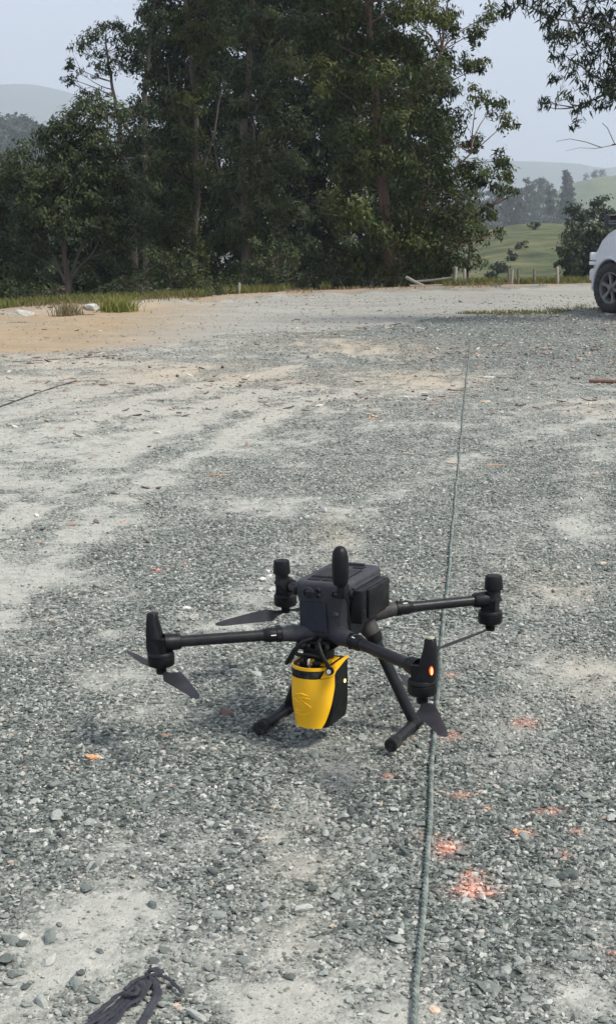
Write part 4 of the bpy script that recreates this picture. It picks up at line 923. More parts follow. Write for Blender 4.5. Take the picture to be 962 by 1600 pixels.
# top deck inside the rim with connectors
MB().box((SX, -.095, .2225), (.085, .095, .006)).build('top_deck', M_YELLOW, PAY, bevel=.002)
for (x_, y_, sx_, sy_, h_, mt) in ((-.045, -.150, .018, .014, .010, M_BLACK), (-.005, -.152, .020, .014, .012, M_BLACK), (.014, -.120, .016, .022, .012, M_YELLOW), (-.030, -.120, .024, .02, .014, M_YELLOW)):
    MB().box((x_, y_, .2255 + h_ / 2), (sx_, sy_, h_)).build('connector', mt, PAY, True, bevel=.002)
MB().lathe([(.0045, 0), (.0045, .016), (.003, .018)], (-.028, -.150, .224), 'z', 12).build('plug', M_STEEL, PAY, True)
MB().tube([(-.028, -.150, .240), (-.05, -.150, .247), (-.072, -.130, .243), (-.085, -.095, .255), (-.07, -.06, .285)], .0028, 8).build('data_cable', M_BLACK, PAY, True)
# S shaped emblem raised on the cover
def on_cover(u, z):                                 # u across the front -1..1
    ring = sc_ring(z, .0022, 0, 1, 200); i = int(np.clip(.462 + .115 * u, 0, 1) * 199); return ring[i]
def stroke(P, r=.0024):
    pts = []
    for i in range(len(P) - 1):
        for k in range(5): t = k / 5; pts.append(on_cover(lerp(P[i][0], P[i + 1][0], t), lerp(P[i][1], P[i + 1][1], t)))
    pts.append(on_cover(*P[-1]))
    n_ = len(pts); MB().tube(pts, [r * (.35 + .65 * min(1, i / 3, (n_ - 1 - i) / 3)) for i in range(n_)], 6).build('emblem_stroke', M_YELLOW, PAY, True)
stroke([(.55, .152), (.1, .156), (-.35, .150), (-.55, .142), (-.35, .134), (.05, .126), (.35, .118)])
stroke([(.62, .143), (.25, .146), (-.1, .143), (-.05, .139), (.35, .130), (.62, .120), (.55, .112)])
stroke([(-.45, .130), (-.05, .121), (.22, .113), (.1, .108), (-.3, .104), (-.55, .106)])
stroke([(-.6, .098), (-.2, .094), (.25, .096), (.55, .104)], .002)
# dots and indicator on the right flank
for k, (y_, z_) in enumerate(((-.118, .183), (-.108, .176), (-.118, .168), (-.108, .160), (-.118, .152), (-.106, .145))):
    MB().lathe([(.0016, 0), (.0014, .0012)], (SX + SW - .0022, y_ + .016, z_), 'x', 8).build('status_dot', M_PLATE, PAY)
MB().lathe([(.0055, 0), (.005, .002), (.002, .003)], (SX + SW - .0025, -.050, .160), 'x', 16).build('indicator', M_LEDY, PAY, True)
# bracket and dampers between body and scanner
BR = MB().box((-.020, -.105, .268), (.105, .085, .005)).box((-.020, -.105, .284), (.095, .075, .004)).build('damper_plate', M_BLACK, DR, True, bevel=.0015)
for x_ in (-.062, -.034, -.006, .022):
    for y_ in (-.14, -.07): MB().lathe([(.005, .270), (.0075, .273), (.0075, .279), (.005, .282)], (x_, y_, 0), 'z', 12).build('damper', M_FOAM, BR, True)
MB().box((-.020, -.100, .247), (.070, .060, .036)).build('gimbal_block', M_BLACK, BR, True, bevel=.004)
for sx, tipz, foot in ((-1, .228, (-.087, -.165)), (1, .222, (.041, -.168))):
    MB().tube([(-.010 + sx * .012, -.140, .296), (-.018 + sx * .022, -.158, .292), (foot[0] * .62 - .008, -.170, .268), (foot[0], foot[1], tipz)], [.0055, .006, .0055, .0055], 10).build('bracket_arm', M_BLACK, BR, True)
    if sx < 0: MB().tube([(foot[0], foot[1], tipz + .004), (foot[0] + sx * .002, foot[1] + .03, tipz - .002), (foot[0] + sx * .004, -.07, tipz + .03)], .0045, 8).build('bracket_strut', M_BLACK, BR, True)
MB().tube([(-.066, -.168, .258), (-.02, -.171, .260), (.026, -.169, .255)], .0042, 10).build('bracket_bar', M_BLACK, BR, True)
MB().lathe([(.0105, -.006), (.0105, .004), (.009, .006)], (.041, -.171, .221), 'y', 18, Matrix.Rotation(math.pi, 3, 'Z')).build('pivot', M_BLACK, BR, True)
MB().lathe([(.0065, 0), (.0062, .002), (.003, .0026)], (.041, -.1765, .221), 'y', 18, Matrix.Rotation(math.pi, 3, 'Z')).build('screw', M_WHITE, BR, True)

# ------------------------------------------------------------------ rope and cables on the gravel
def rope_material():
    m, t, b, out = newmat('green_rope'); tc = nd(t, 'ShaderNodeTexCoord')
    n = nd(t, 'ShaderNodeTexNoise'); n.inputs['Scale'].default_value = 35; n.inputs['Detail'].default_value = 6; t.links.new(tc.outputs['Object'], n.inputs['Vector'])
    t.links.new(ramp(t, n.outputs['Fac'], [(.35, (.085, .11, .095)), (.52, (.15, .18, .158)), (.68, (.30, .30, .265))]), b.inputs['Base Color']); b.inputs['Roughness'].default_value = .8
    return m
M_ROPE = rope_material()
rp = [(643, 1640), (648, 1600), (655, 1500), (662, 1400), (670, 1290), (675, 1200), (681, 1120), (687, 1030), (694, 960), (701, 890), (709, 800), (716, 725), (722, 660), (728, 595), (732, 560), (735, 527)]
rw = [gp(*p) for p in rp]; path = []
for i in range(len(rw) - 1):
    n_ = max(6, int((rw[i + 1] - rw[i]).length / .02))
    n_ = min(n_, 90)
    for k in range(n_):
        q = rw[i].lerp(rw[i + 1], k / n_); s_ = len(path) * .11
        q.x += .002 * math.sin(q.y * 5.1) + .001 * math.sin(q.y * 13.0); q.z = gz(q.x, q.y) + .0075; path.append(q)
def strand(ph, rr, off, pitch):
    P = []; acc = 0
    for i, p in enumerate(path):
        if i: acc += (path[i] - path[i - 1]).length
        a = acc / pitch * 6.283 + ph; P.append(p + Vector((math.cos(a) * off, 0, math.sin(a) * off)))
    return P
rope = empty('rope', path[0]); tag(rope, 'grey green twisted rope running straight across the gravel past the drone', 'rope')
# resample finely enough for the twist
fine = []
for i in range(len(path) - 1):
    n_ = max(1, int((path[i + 1] - path[i]).length / (.007 if path[i].y < 6 else .014)))
    for k in range(n_): fine.append(path[i].lerp(path[i + 1], k / n_))
path = fine
for s_ in range(3):
    P = [p - rope.location for p in strand(s_ * 2.094, .006, .0031, .05)]
    MB().tube(P, .0038, 6).build('strand', M_ROPE, rope, True)
M_CABLE = simple('black_cable', (.035, .033, .032), .6, var=.3, scale=20)
cp = [gp(*p) for p in ((-40, 650), (0, 637), (40, 622), (80, 608), (120, 596))]
mb = MB(); mb.tube([p - cp[0] + Vector((0, 0, .006)) for p in cp], .006, 8); o = mb.build('cable', M_CABLE, None, True); o.location = cp[0]
tag(o, 'thin dark cable lying on the gravel at the left edge', 'cable')
cp = [gp(*p) for p in ((20, 566), (90, 562), (180, 556))]
mb = MB(); mb.tube([p - cp[0] + Vector((0, 0, .004)) for p in cp], .004, 8); o = mb.build('cable', M_CABLE, None, True); o.location = cp[0]
tag(o, 'faint thin cable lying farther back near the road at left', 'cable')
M_RUST = simple('rusty_iron', (.20, .105, .07), .8, var=.4, scale=30, bump=.3, bscale=90)
a, b_ = gp(920, 598), gp(985, 601)
mb = MB(); mb.tube([Vector((0, 0, .018)), (b_ - a) * .5 + Vector((0, 0, .02)), b_ - a + Vector((0, 0, .018))], [.016, .018, .017], 8); o = mb.build('rod', M_RUST, None, True); o.location = a
tag(o, 'rusty brown rod lying on the gravel at the right edge', 'rod')

# dark strap in a loose heap at the bottom left
M_STRAP = simple('navy_webbing', (.022, .023, .032), .85, var=.35, scale=60, bump=.6, bscale=420, dirt=(.15, .15, .14), dirt_amt=.25)
S0 = gp(205, 1570); strap = empty('strap', S0); tag(strap, 'dark navy fabric strap dropped in a loose knotted heap at the bottom left', 'strap')
def webbing(name, L, w_, flat=.45, lift=None):
    P = []
    for i in range(len(L) - 1):
        p0, p1, p2, p3 = [gp(*L[max(0, min(len(L) - 1, i + d))][:2]) for d in (-1, 0, 1, 2)]
        h1, h2 = L[i][2] if len(L[i]) > 2 else .008, L[i + 1][2] if len(L[i + 1]) > 2 else .008
        for k in range(6):
            t = k / 6; q = .5 * ((2 * p1) + (p2 - p0) * t + (2 * p0 - 5 * p1 + 4 * p2 - p3) * t * t + (3 * p1 - p0 - 3 * p2 + p3) * t ** 3)
            P.append(q + Vector((random.gauss(0, .0006), random.gauss(0, .0006), lerp(h1, h2, t))) - S0)
    P.append(gp(*L[-1][:2]) - S0 + Vector((0, 0, L[-1][2] if len(L[-1]) > 2 else .008)))
    n_ = len(P); MB().tube(P, [w_ * (.85 + .25 * math.sin(i * 1.3) * .5) * (.5 if i in (0, n_ - 1) else 1) for i in range(n_)], 9, flat=flat).build(name, M_STRAP, strap, True)
webbing('webbing', [(105, 1640), (132, 1612), (160, 1594), (182, 1577), (196, 1562), (206, 1549), (220, 1539), (240, 1537, .012)], .0075, .35)
webbing('webbing', [(112, 1650), (142, 1618), (165, 1600), (186, 1584), (199, 1569), (212, 1553), (226, 1543), (244, 1541, .014)], .007, .4)
webbing('webbing', [(128, 1650), (158, 1618), (178, 1600), (192, 1586), (203, 1576), (214, 1572), (222, 1564, .016), (224, 1553, .02), (217, 1549, .02)], .0065, .4)
webbing('webbing', [(148, 1650), (172, 1612), (186, 1597), (196, 1584, .012), (208, 1576, .014), (219, 1569, .012), (229, 1555, .01), (236, 1541, .014)], .006, .35)
webbing('webbing', [(140, 1600, .012), (165, 1582, .014), (184, 1568, .016), (198, 1567, .02), (210, 1569, .02), (217, 1562, .02), (213, 1556, .02)], .0055, .5)
webbing('webbing', [(196, 1556, .012), (206, 1545, .012), (222, 1537, .012), (240, 1535, .016), (258, 1537, .014), (272, 1546, .012), (286, 1558, .008)], .0048, .6)
webbing('webbing', [(236, 1536, .016), (244, 1548, .012), (243, 1562), (236, 1578), (227, 1594), (216, 1622)], .0065, .4)
webbing('webbing', [(241, 1540, .014), (250, 1554), (246, 1570), (237, 1586), (228, 1604), (222, 1630)], .005, .4)
webbing('webbing', [(244, 1538, .014), (247, 1550), (240, 1568), (230, 1586), (221, 1604)], .0035, .6)
webbing('knot', [(229, 1533, .012), (236, 1529, .018), (246, 1528, .018), (252, 1532, .016), (245, 1536, .018), (234, 1536, .016)], .0055, .7)
webbing('knot', [(232, 1530, .016), (240, 1533, .022), (250, 1531, .016), (253, 1535, .010)], .004, .7)
webbing('frayed_end', [(237, 1529, .018), (235, 1523, .018), (236, 1518, .012)], .0025, .7)
webbing('frayed_end', [(248, 1530, .018), (254, 1527, .016), (257, 1528, .010)], .0022, .7)

# ------------------------------------------------------------------ brick crumbs, chips, single stones
def crumb_mat(name, cols):
    m, t, b, out = newmat(name); v = attr(t, 'var'); t.links.new(ramp(t, v, [(0, cols[0]), (.5, cols[1]), (1, cols[2])]), b.inputs['Base Color']); b.inputs['Roughness'].default_value = .92; return m
M_CRUMB = crumb_mat('brick_crumb', ((.34, .17, .125), (.58, .28, .20), (.74, .50, .39)))
M_PINK = crumb_mat('pink_chip', ((.45, .17, .15), (.62, .28, .25), (.7, .42, .38)))
M_ORNG = crumb_mat('orange_chip', ((.42, .20, .09), (.60, .33, .17), (.66, .45, .28)))
ICO = [stone_mesh('crumb', 500 + i, 1, .55, 6) for i in range(5)]
ICV = [np.array([v.co[:] for v in me.vertices]) for me in ICO]; ICF = [np.array([p.vertices[:] for p in me.polygons]) for me in ICO]
def crumbs(label, px, py, rx, ry, n, s0, s1, mat, seed):
    r_ = np.random.default_rng(seed); c = gp(px, py); Vs, Fs, vr = [], [], []; k0 = 0
    for i in range(max(5, int(n * .6))):
        a = r_.uniform(0, 6.283); q = abs(r_.normal(0, .55)); x, y = math.cos(a) * q * rx, math.sin(a) * q * ry
        s = s0 + (s1 - s0) * r_.random() ** 2.5; j = i % 5; an = r_.uniform(0, 6.283); ca, sa = math.cos(an), math.sin(an)
        v = ICV[j] * s * np.array([1.25, .9, .75]); v = np.stack([v[:, 0] * ca - v[:, 1] * sa, v[:, 0] * sa + v[:, 1] * ca, v[:, 2]], 1)
        z = gz(c.x + x, c.y + y) - c.z + s * .35
        Vs.append(v + np.array([x, y, z])); Fs.append(ICF[j] + k0); k0 += len(v); vr.append(np.full(len(v), r_.random()))
    o = obj_me('brick_crumbs', mesh_np('brick_crumbs', np.concatenate(Vs), np.concatenate(Fs), mat, False, {'var': np.concatenate(vr)})); o.location = c
    return tag(o, label, 'brick crumbs')
crumbs('coral red brick crumbs touching the rope, upper of the two big patches', 697, 1326, .034, .045, 170, .0018, .0075, M_CRUMB, 1)
crumbs('coral orange brick crumbs, largest and lower of the two big patches', 738, 1390, .045, .032, 230, .0018, .009, M_CRUMB, 2)
crumbs('small coral crumbs just above the largest brick patch', 738, 1366, .018, .024, 60, .0018, .007, M_CRUMB, 3)
crumbs('flat orange brick flakes right of the upper coral patch', 815, 1302, .022, .012, 60, .002, .009, M_ORNG, 4)
crumbs('small pinkish brick crumbs at right, below the orange flakes', 876, 1336, .013, .014, 36, .0018, .006, M_CRUMB, 5)
crumbs('tiny coral crumbs farthest right beside the orange flakes', 897, 1301, .010, .012, 22, .0018, .005, M_CRUMB, 6)
crumbs('tiny coral crumbs below the front skid foot left of the rope', 608, 1213, .011, .014, 24, .0018, .0055, M_CRUMB, 7)
crumbs('scattered orange crumbs right of the rope below the drone', 722, 1243, .024, .014, 40, .0016, .005, M_ORNG, 8)
crumbs('little knot of orange crumbs below the scattered ones', 762, 1264, .010, .012, 22, .0016, .005, M_ORNG, 9)
crumbs('orange brown broken chip pile on the gravel at left', 146, 1186, .022, .022, 60, .004, .016, M_ORNG, 10)
crumbs('few orange crumbs left of the orange brown chip pile', 110, 1203, .012, .014, 10, .003, .007, M_ORNG, 11)
crumbs('pinkish crumbs right of the front propeller', 820, 1132, .026, .028, 36, .0018, .006, M_PINK, 12)
crumbs('coral crumbs beside the glowing red lamp, right of the rope', 706, 1055, .014, .016, 30, .002, .006, M_CRUMB, 13)
crumbs('bright pink chips on the gravel left of the drone', 247, 891, .020, .022, 26, .003, .010, M_PINK, 14)
crumbs('pale pink crumbs beside the bright pink chips', 290, 880, .012, .016, 12, .003, .007, M_PINK, 15)
crumbs('small red pink chips on the wheel track at left', 193, 814, .014, .03, 14, .003, .009, M_PINK, 16)
crumbs('pink crumbs above the right rear arm by the rope', 690, 905, .018, .03, 12, .003, .006, M_PINK, 17)
crumbs('orange red crumbs behind the left rear motor', 418, 941, .040, .010, 12, .003, .006, M_PINK, 18)
crumbs('orange crumb pile beside the right skid foot', 644, 1155, .010, .012, 16, .003, .009, M_ORNG, 19)
crumbs('single coral chips at the lower right edge', 956, 1492, .008, .01, 8, .003, .007, M_CRUMB, 20)
crumbs('yellowish crumbs near the middle of the lot', 581, 652, .05, .10, 20, .006, .018, M_ORNG, 21)
M_S_PALE = simple('pale_flake', (.5, .49, .46), .8, var=.2, scale=40)
def chip(label, px, py, L_, W_, ang, mat):
    c = gp(px, py); mb = MB(); r_ = random.Random(px)
    pts = [(-.5, -.25), (-.2, -.5), (.25, -.42), (.5, -.1), (.42, .3), (.05, .5), (-.35, .38)]
    top = [(x * L_ * r_.uniform(.85, 1.1), y * W_ * r_.uniform(.85, 1.1), W_ * .16 + r_.uniform(-.1, .14) * W_) for x, y in pts]; bot = [(x, y, -.002) for x, y, z in top]
    mb2 = prism([bot, top]); o = mb2.build('wood_chip', mat, None, False, bevel=W_ * .05, seg=1); o.location = c; o.rotation_euler = (0, 0, ang); tag(o, label, 'wood chip'); return o
M_CHIP = simple('bark_chip', (.34, .22, .14), .85, var=.35, scale=60, bump=.4, bscale=200)
M_CHIPP = simple('pale_chip', (.55, .42, .30), .85, var=.25, scale=60, bump=.3, bscale=200)
chip('flat reddish brown chip on the gravel below the left propeller', 257, 1150, .042, .018, .1, M_CHIP)
chip('thin tan chip beside the tail of the navy strap', 277, 1570, .026, .010, .3, M_CHIPP)
chip('pale tan chip near the bottom edge right of the rope', 678, 1579, .024, .022, .6, M_CHIPP)
chip('small pink tan chip right of the rope below the brick patches', 787, 1447, .022, .010, .5, M_CHIPP)
chip('long orange flake lying in the middle distance left', 345, 743, .12, .03, .1, M_CHIP)
chip('long reddish flake lying right of the rope in the distance', 775, 727, .14, .025, -.1, M_CHIP)
chip('white flake right of the far end of the rope', 763, 590, .11, .05, .1, M_S_PALE)
chip('dark brown flake above the white flake', 747, 574, .10, .05, .4, M_CHIP)
chip('pale flake below the white flake', 757, 628, .10, .035, .3, M_CHIPP)
chip('dark flake in the sandy middle distance', 652, 544, .13, .06, .2, M_CHIP)
M_S = {k: simple('stone_' + k, c, .85, var=.4, scale=25, dirt=(.17, .15, .12), dirt_amt=.45, bump=.5, bscale=130) for k, c in dict(brown=(.20, .145, .115), white=(.62, .61, .57), grey=(.16, .175, .165), dark=(.055, .06, .06), pale=(.38, .385, .36), chalk=(.44, .44, .41)).items()}
def rock(label, px, py, wpx, kind, seed, flat=.6, hz=.3, name='loose_stone', cat='stone'):
    c = gp(px, py); s = wpx / 2 / F_PX * (c - Vector((0, 0, CAM_H))).length
    me = stone_mesh(name, seed, 3, flat, 9)
    for v in me.vertices: v.co = Vector(v.co) * s
    me.materials.append(M_S[kind]); o = obj_me(name, me); o.location = c + Vector((0, 0, s * flat * hz)); o.rotation_euler = (0, 0, seed * .7); tag(o, label, cat); return o
rock('brown lump of stone between the left motor and the landing foot', 352, 1115, 30, 'brown', 601, .7)
rock('whitish stone behind the left arm of the drone', 292, 951, 15, 'white', 602)
rock('dark grey stone alone on the gravel at lower left', 97, 1307, 22, 'dark', 603, .75)
rock('flat dark stone below the scanner at lower middle left', 373, 1303, 26, 'dark', 604, .4)
rock('small white stone at left below the orange chip pile', 230, 1225, 14, 'white', 605)
rock('whitish stone at lower left on the dust', 228, 1335, 14, 'white', 606)
rock('grey green stone right of the lower left gravel', 362, 1224, 20, 'grey', 607, .5)
rock('whitish stone, upper of the pale heap behind the left rear motor', 410, 908, 17, 'white', 608)
rock('whitish stone, lower of the pale heap behind the left rear motor', 424, 923, 19, 'pale', 609)
rock('small pale stone, rightmost of the heap behind the left rear motor', 421, 901, 12, 'white', 610)
rock('grey stone, left of the pale heap behind the left rear motor', 407, 922, 12, 'pale', 621)
rock('long pale stone, lowest of the heap behind the left rear motor', 428, 932, 22, 'pale', 624, .45)
rock('flat chalky stone, topmost of the heap behind the left rear motor', 418, 893, 12, 'white', 625, .45)
rock('pale stone alone behind the drone in the middle', 505, 800, 17, 'pale', 611, .7)
rock('dark stone left of the wheel tracks', 66, 828, 12, 'dark', 612)
rock('grey flat stone near the left arm collar', 362, 1044, 20, 'dark', 613, .35)
rock('big flat grey stone at lower middle near the dust', 336, 1465, 26, 'pale', 614, .45)
rock('pale grey stone at the bottom of the right gravel', 788, 1530, 28, 'grey', 615, .5)
rock('whitish stone right of the largest brick patch', 779, 1379, 12, 'chalk', 616)
rock('greenish grey stone below the largest brick patch', 726, 1410, 22, 'pale', 617, .5)
rock('grey stone right of the bottom dust patch, left of the rope', 592, 1275, 20, 'grey', 618, .6)
rock('dark grey stone left of the rope above the brick patch', 656, 1290, 20, 'grey', 619, .6)
rock('white lumpy rock at the road verge, leftmost', 40, 491, 34, 'chalk', 620, .42, .3, 'white_rock', 'rock')
rock('white lumpy rock at the road verge beside the grass tuft', 145, 483, 34, 'chalk', 622, .38, .3, 'white_rock', 'rock')
rock('small white rock half hidden left of the grass tuft', 20, 488, 22, 'chalk', 623, .4, .3, 'white_rock', 'rock')

# bark flakes and leaf litter, too many to count
LM = []
for i in range(6):
    r_ = random.Random(900 + i); pts = [(math.cos(a) * r_.uniform(.75, 1.1), math.sin(a) * .33 * r_.uniform(.7, 1.1)) for a in [k * math.pi / 4 for k in range(8)]]
    mb = prism([[(x, y, 0) for x, y in pts], [(x * .95, y * .95, .10 + .22 * abs(x) * r_.random()) for x, y in pts]]); o = mb.build('tmp', None); LM.append(o.data); bpy.data.objects.remove(o)
m, t, b, out = newmat('litter_flake'); oi = nd(t, 'ShaderNodeObjectInfo')
t.links.new(ramp(t, oi.outputs['Random'], [(0, (.05, .04, .035)), (.3, (.14, .10, .08)), (.55, (.25, .175, .13)), (.75, (.38, .265, .205)), (.9, (.48, .40, .31)), (1, (.62, .58, .50))]), b.inputs['Base Color']); b.inputs['Roughness'].default_value = .85
for me in LM: me.materials.append(m)
n = 8000; Y = 4.5 + 20 * RNG.random(n) ** .8; X = RNG.uniform(-1, 1, n) * (.3 * Y + .4); mk = masks(X, Y)
k = RNG.random(n) < (.10 + .9 * sstep(.46, .62, fbm(X * .8 + 9, Y * .8, 3))) * (1 - .9 * mk['road']) * (.25 + .75 * sstep(6, 10, Y)); X, Y = X[k], Y[k]; n = len(X)
R = (.010 + .028 * RNG.random(n) ** 2.5) * (.75 + .05 * Y)
tag(scatter('litter', LM, np.stack([X, Y, height(X, Y) + .003], 1), np.stack([RNG.normal(0, .18, n), RNG.normal(0, .18, n), RNG.uniform(0, 6.28, n)], 1), np.stack([R, R, R], 1), RNG.integers(0, 6, n), {}), 'brown and pinkish bark flakes and dry leaves strewn over the lot', 'litter')
# ------------------------------------------------------------------ white car at the right edge (nose away from the camera)
M_CAR = simple('car_white_paint', (.60, .615, .64), .3, var=.04, scale=3, dirt=(.42, .40, .36), dirt_amt=.35)
M_TYRE = simple('tyre_rubber', (.018, .018, .018), .8, var=.3, scale=25, bump=.3, bscale=120, dirt=(.16, .15, .13), dirt_amt=.4)
M_RIM = simple('alloy_rim', (.17, .17, .17), .45, metal=.15, var=.2, scale=12, dirt=(.18, .17, .15), dirt_amt=.5)
M_GLASS = simple('car_glass', (.012, .014, .016), .06, var=.1)
M_TRIM = simple('car_trim', (.022, .023, .026), .55, var=.2, scale=10, dirt=(.16, .15, .14), dirt_amt=.3)
M_LAMPW = simple('lamp_lens', (.80, .82, .82), .12, var=.05)
M_LAMPR = simple('tail_lamp_red', (.45, .02, .02), .2, var=.1)
M_MIRR = simple('mirror_glass', (.30, .30, .31), .05, metal=1.0, var=.05)
M_DARKMETAL = simple('underbody', (.012, .012, .012), .9, var=.2)
HEAD = math.radians(110)
wp = g(950, 490)
rot2 = Matrix.Rotation(HEAD, 3, 'Z'); car_loc = wp - rot2 @ Vector((1.36, .86, 0)); car_loc.z = gz(wp.x, wp.y) - .005
CAR = empty('parked_car', car_loc, HEAD); tag(CAR, 'white four wheel drive car with grey side moulding cut by the right picture edge', 'car')
# x forward, y left, z up
ST = [  # x, half width, sill, waist, shoulder z, top z, crown z
    (-2.28, .74, .52, .72, 1.0, 1.22, 1.26), (-2.22, .82, .42, .72, 1.1, 1.30, 1.33), (-1.8, .865, .40, .72, 1.14, 1.33, 1.35), (-1.0, .875, .38, .72, 1.16, 1.36, 1.38), (0, .88, .38, .72, 1.17, 1.37, 1.40), (.75, .88, .38, .72, 1.17, 1.37, 1.42),
    (1.02, .88, .39, .72, 1.16, 1.36, 1.43), (1.30, .88, .41, .72, 1.13, 1.31, 1.39), (1.58, .872, .42, .72, 1.06, 1.21, 1.29), (1.78, .855, .42, .70, .98, 1.10, 1.17), (1.93, .81, .43, .68, .89, .98, 1.03), (2.0, .73, .45, .64, .81, .88, .92)]
def car_ring(x, hw, sill, wa, sh, tp, cr):
    half = [(hw * .80, sill - .02), (hw * .97, sill + .05), (hw, wa), (hw * .992, lerp(wa, sh, .55)), (hw * .965, sh), (hw * .90, tp - .012), (hw * .80, tp + .006), (hw * .40, lerp(tp, cr, .8)), (0, cr)]
    pts = [(x, y, z) for y, z in half] + [(x, -y, z) for y, z in half[-2::-1]]
    return pts
bm_o = prism([car_ring(*s) for s in ST]).build('body', M_CAR, CAR, True)
cut = MB()
for x_ in (1.36, -1.32):
    for sy in (-1, 1): cut.lathe([(.445, -.32), (.445, .32)], (x_, sy * .80, .39), 'y', 36)
co = cut.build('cutter', M_DARKMETAL); md = bm_o.modifiers.new('arches', 'BOOLEAN'); md.operation = 'DIFFERENCE'; md.object = co; md.solver = 'EXACT'
co.parent = CAR
bpy.context.view_layer.update()
me2 = bpy.data.meshes.new_from_object(bm_o.evaluated_get(bpy.context.evaluated_depsgraph_get())); bm_o.modifiers.clear(); bm_o.data = me2
bpy.data.objects.remove(co)
try: me2.set_sharp_from_angle(angle=math.radians(32))
except Exception: pass
# cabin
GL = [(1.0, 1.39, 1.40, .80, .78), (.45, 1.37, 1.90, .80, .64), (.28, 1.37, 1.94, .80, .64), (-1.0, 1.36, 1.97, .80, .65), (-1.9, 1.35, 1.94, .79, .65), (-2.17, 1.33, 1.41, .76, .73)]
prism([[(x, h0, z0), (x, h1 * 1.02, lerp(z0, z1, .9)), (x, h1 * .9, z1), (x, -h1 * .9, z1), (x, -h1 * 1.02, lerp(z0, z1, .9)), (x, -h0, z0)] for x, z0, z1, h0, h1 in GL]).build('cabin', M_CAR, CAR, True, bevel=.02)
def quad_panel(name, P, th, mat, parent=CAR):
    P = [Vector(p) for p in P]; n_ = (P[1] - P[0]).cross(P[3] - P[0]).normalized(); c_ = sum(P, Vector()) / 4
    A = P; B_ = [p + n_ * th for p in P]
    return MB().add(A + B_, [(0, 1, 2, 3), (7, 6, 5, 4), (0, 4, 5, 1), (1, 5, 6, 2), (2, 6, 7, 3), (3, 7, 4, 0)]).build(name, mat, parent, bevel=.004)
ws = quad_panel('windscreen', [(.97, -.70, 1.44), (.97, .70, 1.44), (.50, .60, 1.88), (.50, -.60, 1.88)], .012, M_GLASS)
for sy in (1, -1):
    for x0, x1, x2, x3 in ((.72, -.18, -.18, .36), (-.26, -1.12, -1.12, -.26), (-1.2, -1.98, -1.86, -1.2)):
        o_ = quad_panel('side_window', [(x0, sy * .815, 1.41), (x1, sy * .815, 1.41), (x2, sy * .668, 1.85), (x3, sy * .668, 1.85)], .012 if sy < 0 else -.012, M_GLASS)
    # doors as raised panels with seams, handles
    for x0, x1 in ((.80, -.20), (-.24, -1.02)):
        d_ = quad_panel('door', [(x0, sy * .884, .46), (x1, sy * .884, .46), (x1, sy * .866, 1.12), (x0, sy * .866, 1.12)], .006 if sy < 0 else -.006, M_CAR)
        MB().box(((x1 + .16), sy * .889, .93), (.17, .025, .035)).build('handle', M_TRIM, d_, True, bevel=.008)
    # side moulding in three lengths
    for x0, x1 in ((.88, .82), (.79, -.19), (-.25, -.86)):
        MB().box(((x0 + x1) / 2, sy * .892, .70), (x0 - x1, .018, .085)).build('side_moulding', M_TRIM, CAR, True, bevel=.006)
    MB().box((.905, sy * .890, .70), (.02, .018, .085)).build('side_moulding', M_TRIM, CAR, True, bevel=.006)
    MB().box((.895, sy * .879, .835), (.085, .012, .045)).build('side_emblem', M_TRIM, CAR, True, bevel=.004)
    MB().lathe([(.018, 0), (.016, .006)], (.93, sy * .872, .955), 'y', 12, Matrix.Rotation(0 if sy > 0 else math.pi, 3, 'Z')).build('side_repeater', M_TRIM, CAR, True)
    MB().box((-.2, sy * .875, .36), (2.0, .10, .06)).build('sill', M_TRIM, CAR, True, bevel=.015)
    # arch lips
    for x_ in (1.36, -1.32):
        P = [(x_ + math.cos(a) * .452, sy * .875, .39 + math.sin(a) * .452) for a in [math.radians(-8 + k * 196 / 24) for k in range(25)]]
        MB().tube(P, .030, 8, flat=1.0).build('wheel_arch', M_CAR, CAR, True)
        MB().lathe([(.05, -sy * .16), (.43, -sy * .16), (.44, sy * .10)], (x_, sy * .62, .39), 'y', 28, cap=False).build('arch_liner', M_DARKMETAL, CAR, True)
    # corner lamp and bumper end
    MB().box((1.90, sy * .82, .85), (.16, .13, .125), Matrix.Rotation(-sy * .35, 3, 'Z')).build('corner_lamp', M_LAMPW, CAR, True, bevel=.025)
    MB().box((1.91, sy * .82, .745), (.17, .13, .055), Matrix.Rotation(-sy * .35, 3, 'Z')).build('indicator_lamp', M_LAMPW, CAR, True, bevel=.015)
    MB().box((-2.26, sy * .74, .88), (.06, .16, .34)).build('tail_lamp', M_LAMPR, CAR, True, bevel=.02)
    MB().lathe([(.085, 0), (.08, .03), (.03, .035)], (1.985, sy * .52, .78), 'x', 20).build('headlamp', M_LAMPW, CAR, True)
    # door mirror: dark housing, glass towards the tail
    mi = MB().box((.95, sy * 1.14, 1.40), (.11, .23, .175), Matrix.Rotation(sy * .12, 3, 'Z')).build('mirror', M_TRIM, CAR, True, bevel=.03)
    MB().box((.8935, sy * 1.145, 1.405), (.006, .18, .125), Matrix.Rotation(sy * .12, 3, 'Z')).build('mirror_glass', M_MIRR, mi, True)
    MB().tube([(.93, sy * .84, 1.33), (.95, sy * .95, 1.35), (.96, sy * 1.06, 1.39)], [.035, .028, .025], 10).build('mirror_stalk', M_TRIM, mi, True)
MB().box((1.98, 0, .56), (.20, 1.62, .20)).build('front_bumper', M_CAR, CAR, True, bevel=.05)
MB().box((-2.30, 0, .56), (.20, 1.66, .20)).build('rear_bumper', M_TRIM, CAR, True, bevel=.05)
for k in range(5): MB().box((2.0, 0, .715 + k * .035), (.03, .82, .014)).build('grille_bar', M_TRIM, CAR, True, bevel=.003)
MB().box((0, 0, .36), (4.0, 1.3, .16)).build('underbody', M_DARKMETAL, CAR)
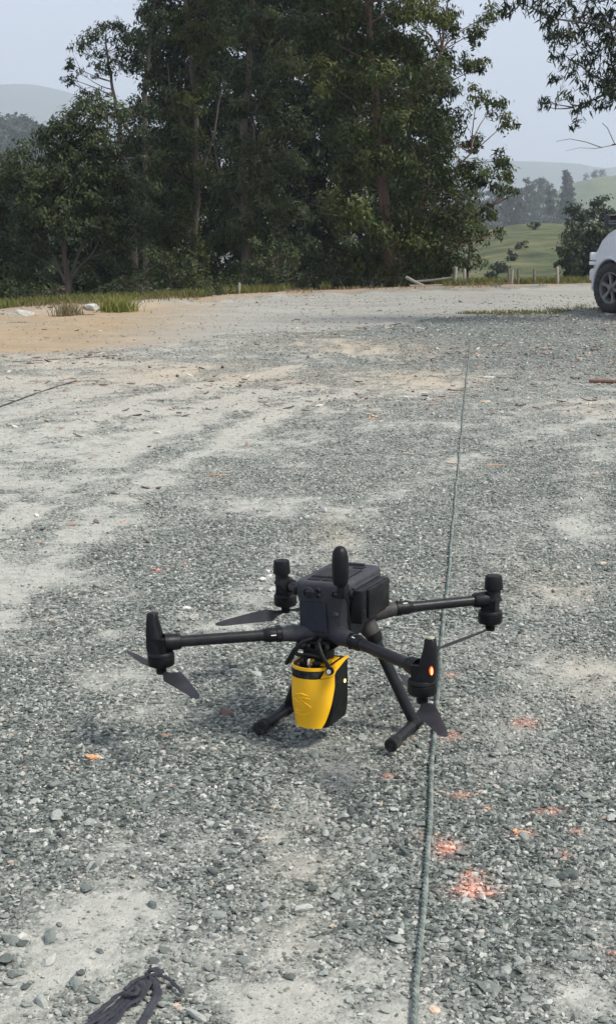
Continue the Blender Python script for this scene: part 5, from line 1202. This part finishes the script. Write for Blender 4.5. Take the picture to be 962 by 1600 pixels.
def wheel(x_, sy, steer=0.0):
    q = Matrix.Rotation(steer + (0 if sy > 0 else math.pi), 3, 'Z'); c_ = Vector((x_, sy * .77, .385))
    ty = MB().lathe([(.235, .085), (.245, .108), (.275, .122), (.325, .124), (.362, .112), (.379, .092), (.384, .06), (.385, 0), (.384, -.06), (.379, -.092), (.362, -.112), (.30, -.12), (.235, -.09)], c_, 'y', 48, q, cap=False).build('wheel', M_TYRE, CAR, True)
    for k in range(40):
        a = k * 2 * math.pi / 40
        for sy2 in (-.055, .055):
            p = Vector((math.cos(a) * .386, sy2, math.sin(a) * .386)); r_ = Matrix.Rotation(-a, 3, 'Y')
            MB_T.box(c_ + q @ p, (.012, .075, .040), q @ r_)
    rim = MB().lathe([(.238, .09), (.242, .104), (.230, .108), (.218, .095), (.212, .05), (.20, -.05), (.20, -.08)], c_, 'y', 40, q, cap=False).build('rim', M_RIM, ty, True)
    sp = MB()
    for k in range(6):
        a = k * math.pi / 3 + .3; d = Vector((math.cos(a), 0, math.sin(a))); s_ = Vector((-math.sin(a), 0, math.cos(a)))
        secs = [[c_ + q @ (d * r_ + s_ * (w_ * u) + Vector((0, y_ + v, 0))) for u, v in ((-1, -.03), (1, -.03), (.8, .006), (-.8, .006))] for r_, w_, y_ in ((.05, .034, .075), (.12, .026, .070), (.19, .034, .072), (.222, .042, .085))]
        s2 = prism(secs); sp.add(s2.v, s2.f)
    sp.build('spokes', M_RIM, ty, True)
    MB().lathe([(.062, .02), (.062, .082), (.045, .100), (.038, .118), (.012, .122)], c_, 'y', 20, q).build('hub', M_RIM, ty, True)
    MB().lathe([(.20, -.02), (.20, -.01), (.05, .0)], c_, 'y', 24, q).build('brake_disc', M_DARKMETAL, ty, True)
    return ty
for x_ in (1.36, -1.32):
    for sy in (1, -1):
        MB_T = MB(); ty = wheel(x_, sy, .14 if x_ > 0 else 0.0); MB_T.build('tread', M_TYRE, ty)

# ------------------------------------------------------------------ haze over the valley
m = bpy.data.materials.new('haze_air'); m.use_nodes = True; t = m.node_tree; t.nodes.clear()
out = t.nodes.new('ShaderNodeOutputMaterial'); pv = t.nodes.new('ShaderNodeVolumePrincipled')
pv.inputs['Color'].default_value = (.73, .79, .89, 1); pv.inputs['Density'].default_value = .00045; pv.inputs['Anisotropy'].default_value = .1
t.links.new(pv.outputs[0], out.inputs['Volume'])
hz = MB().box((0, 1500, 190), (11000, 6000, 500)).build('haze', m); tag(hz, 'thin bluish haze filling the valley', 'haze', kind='stuff')
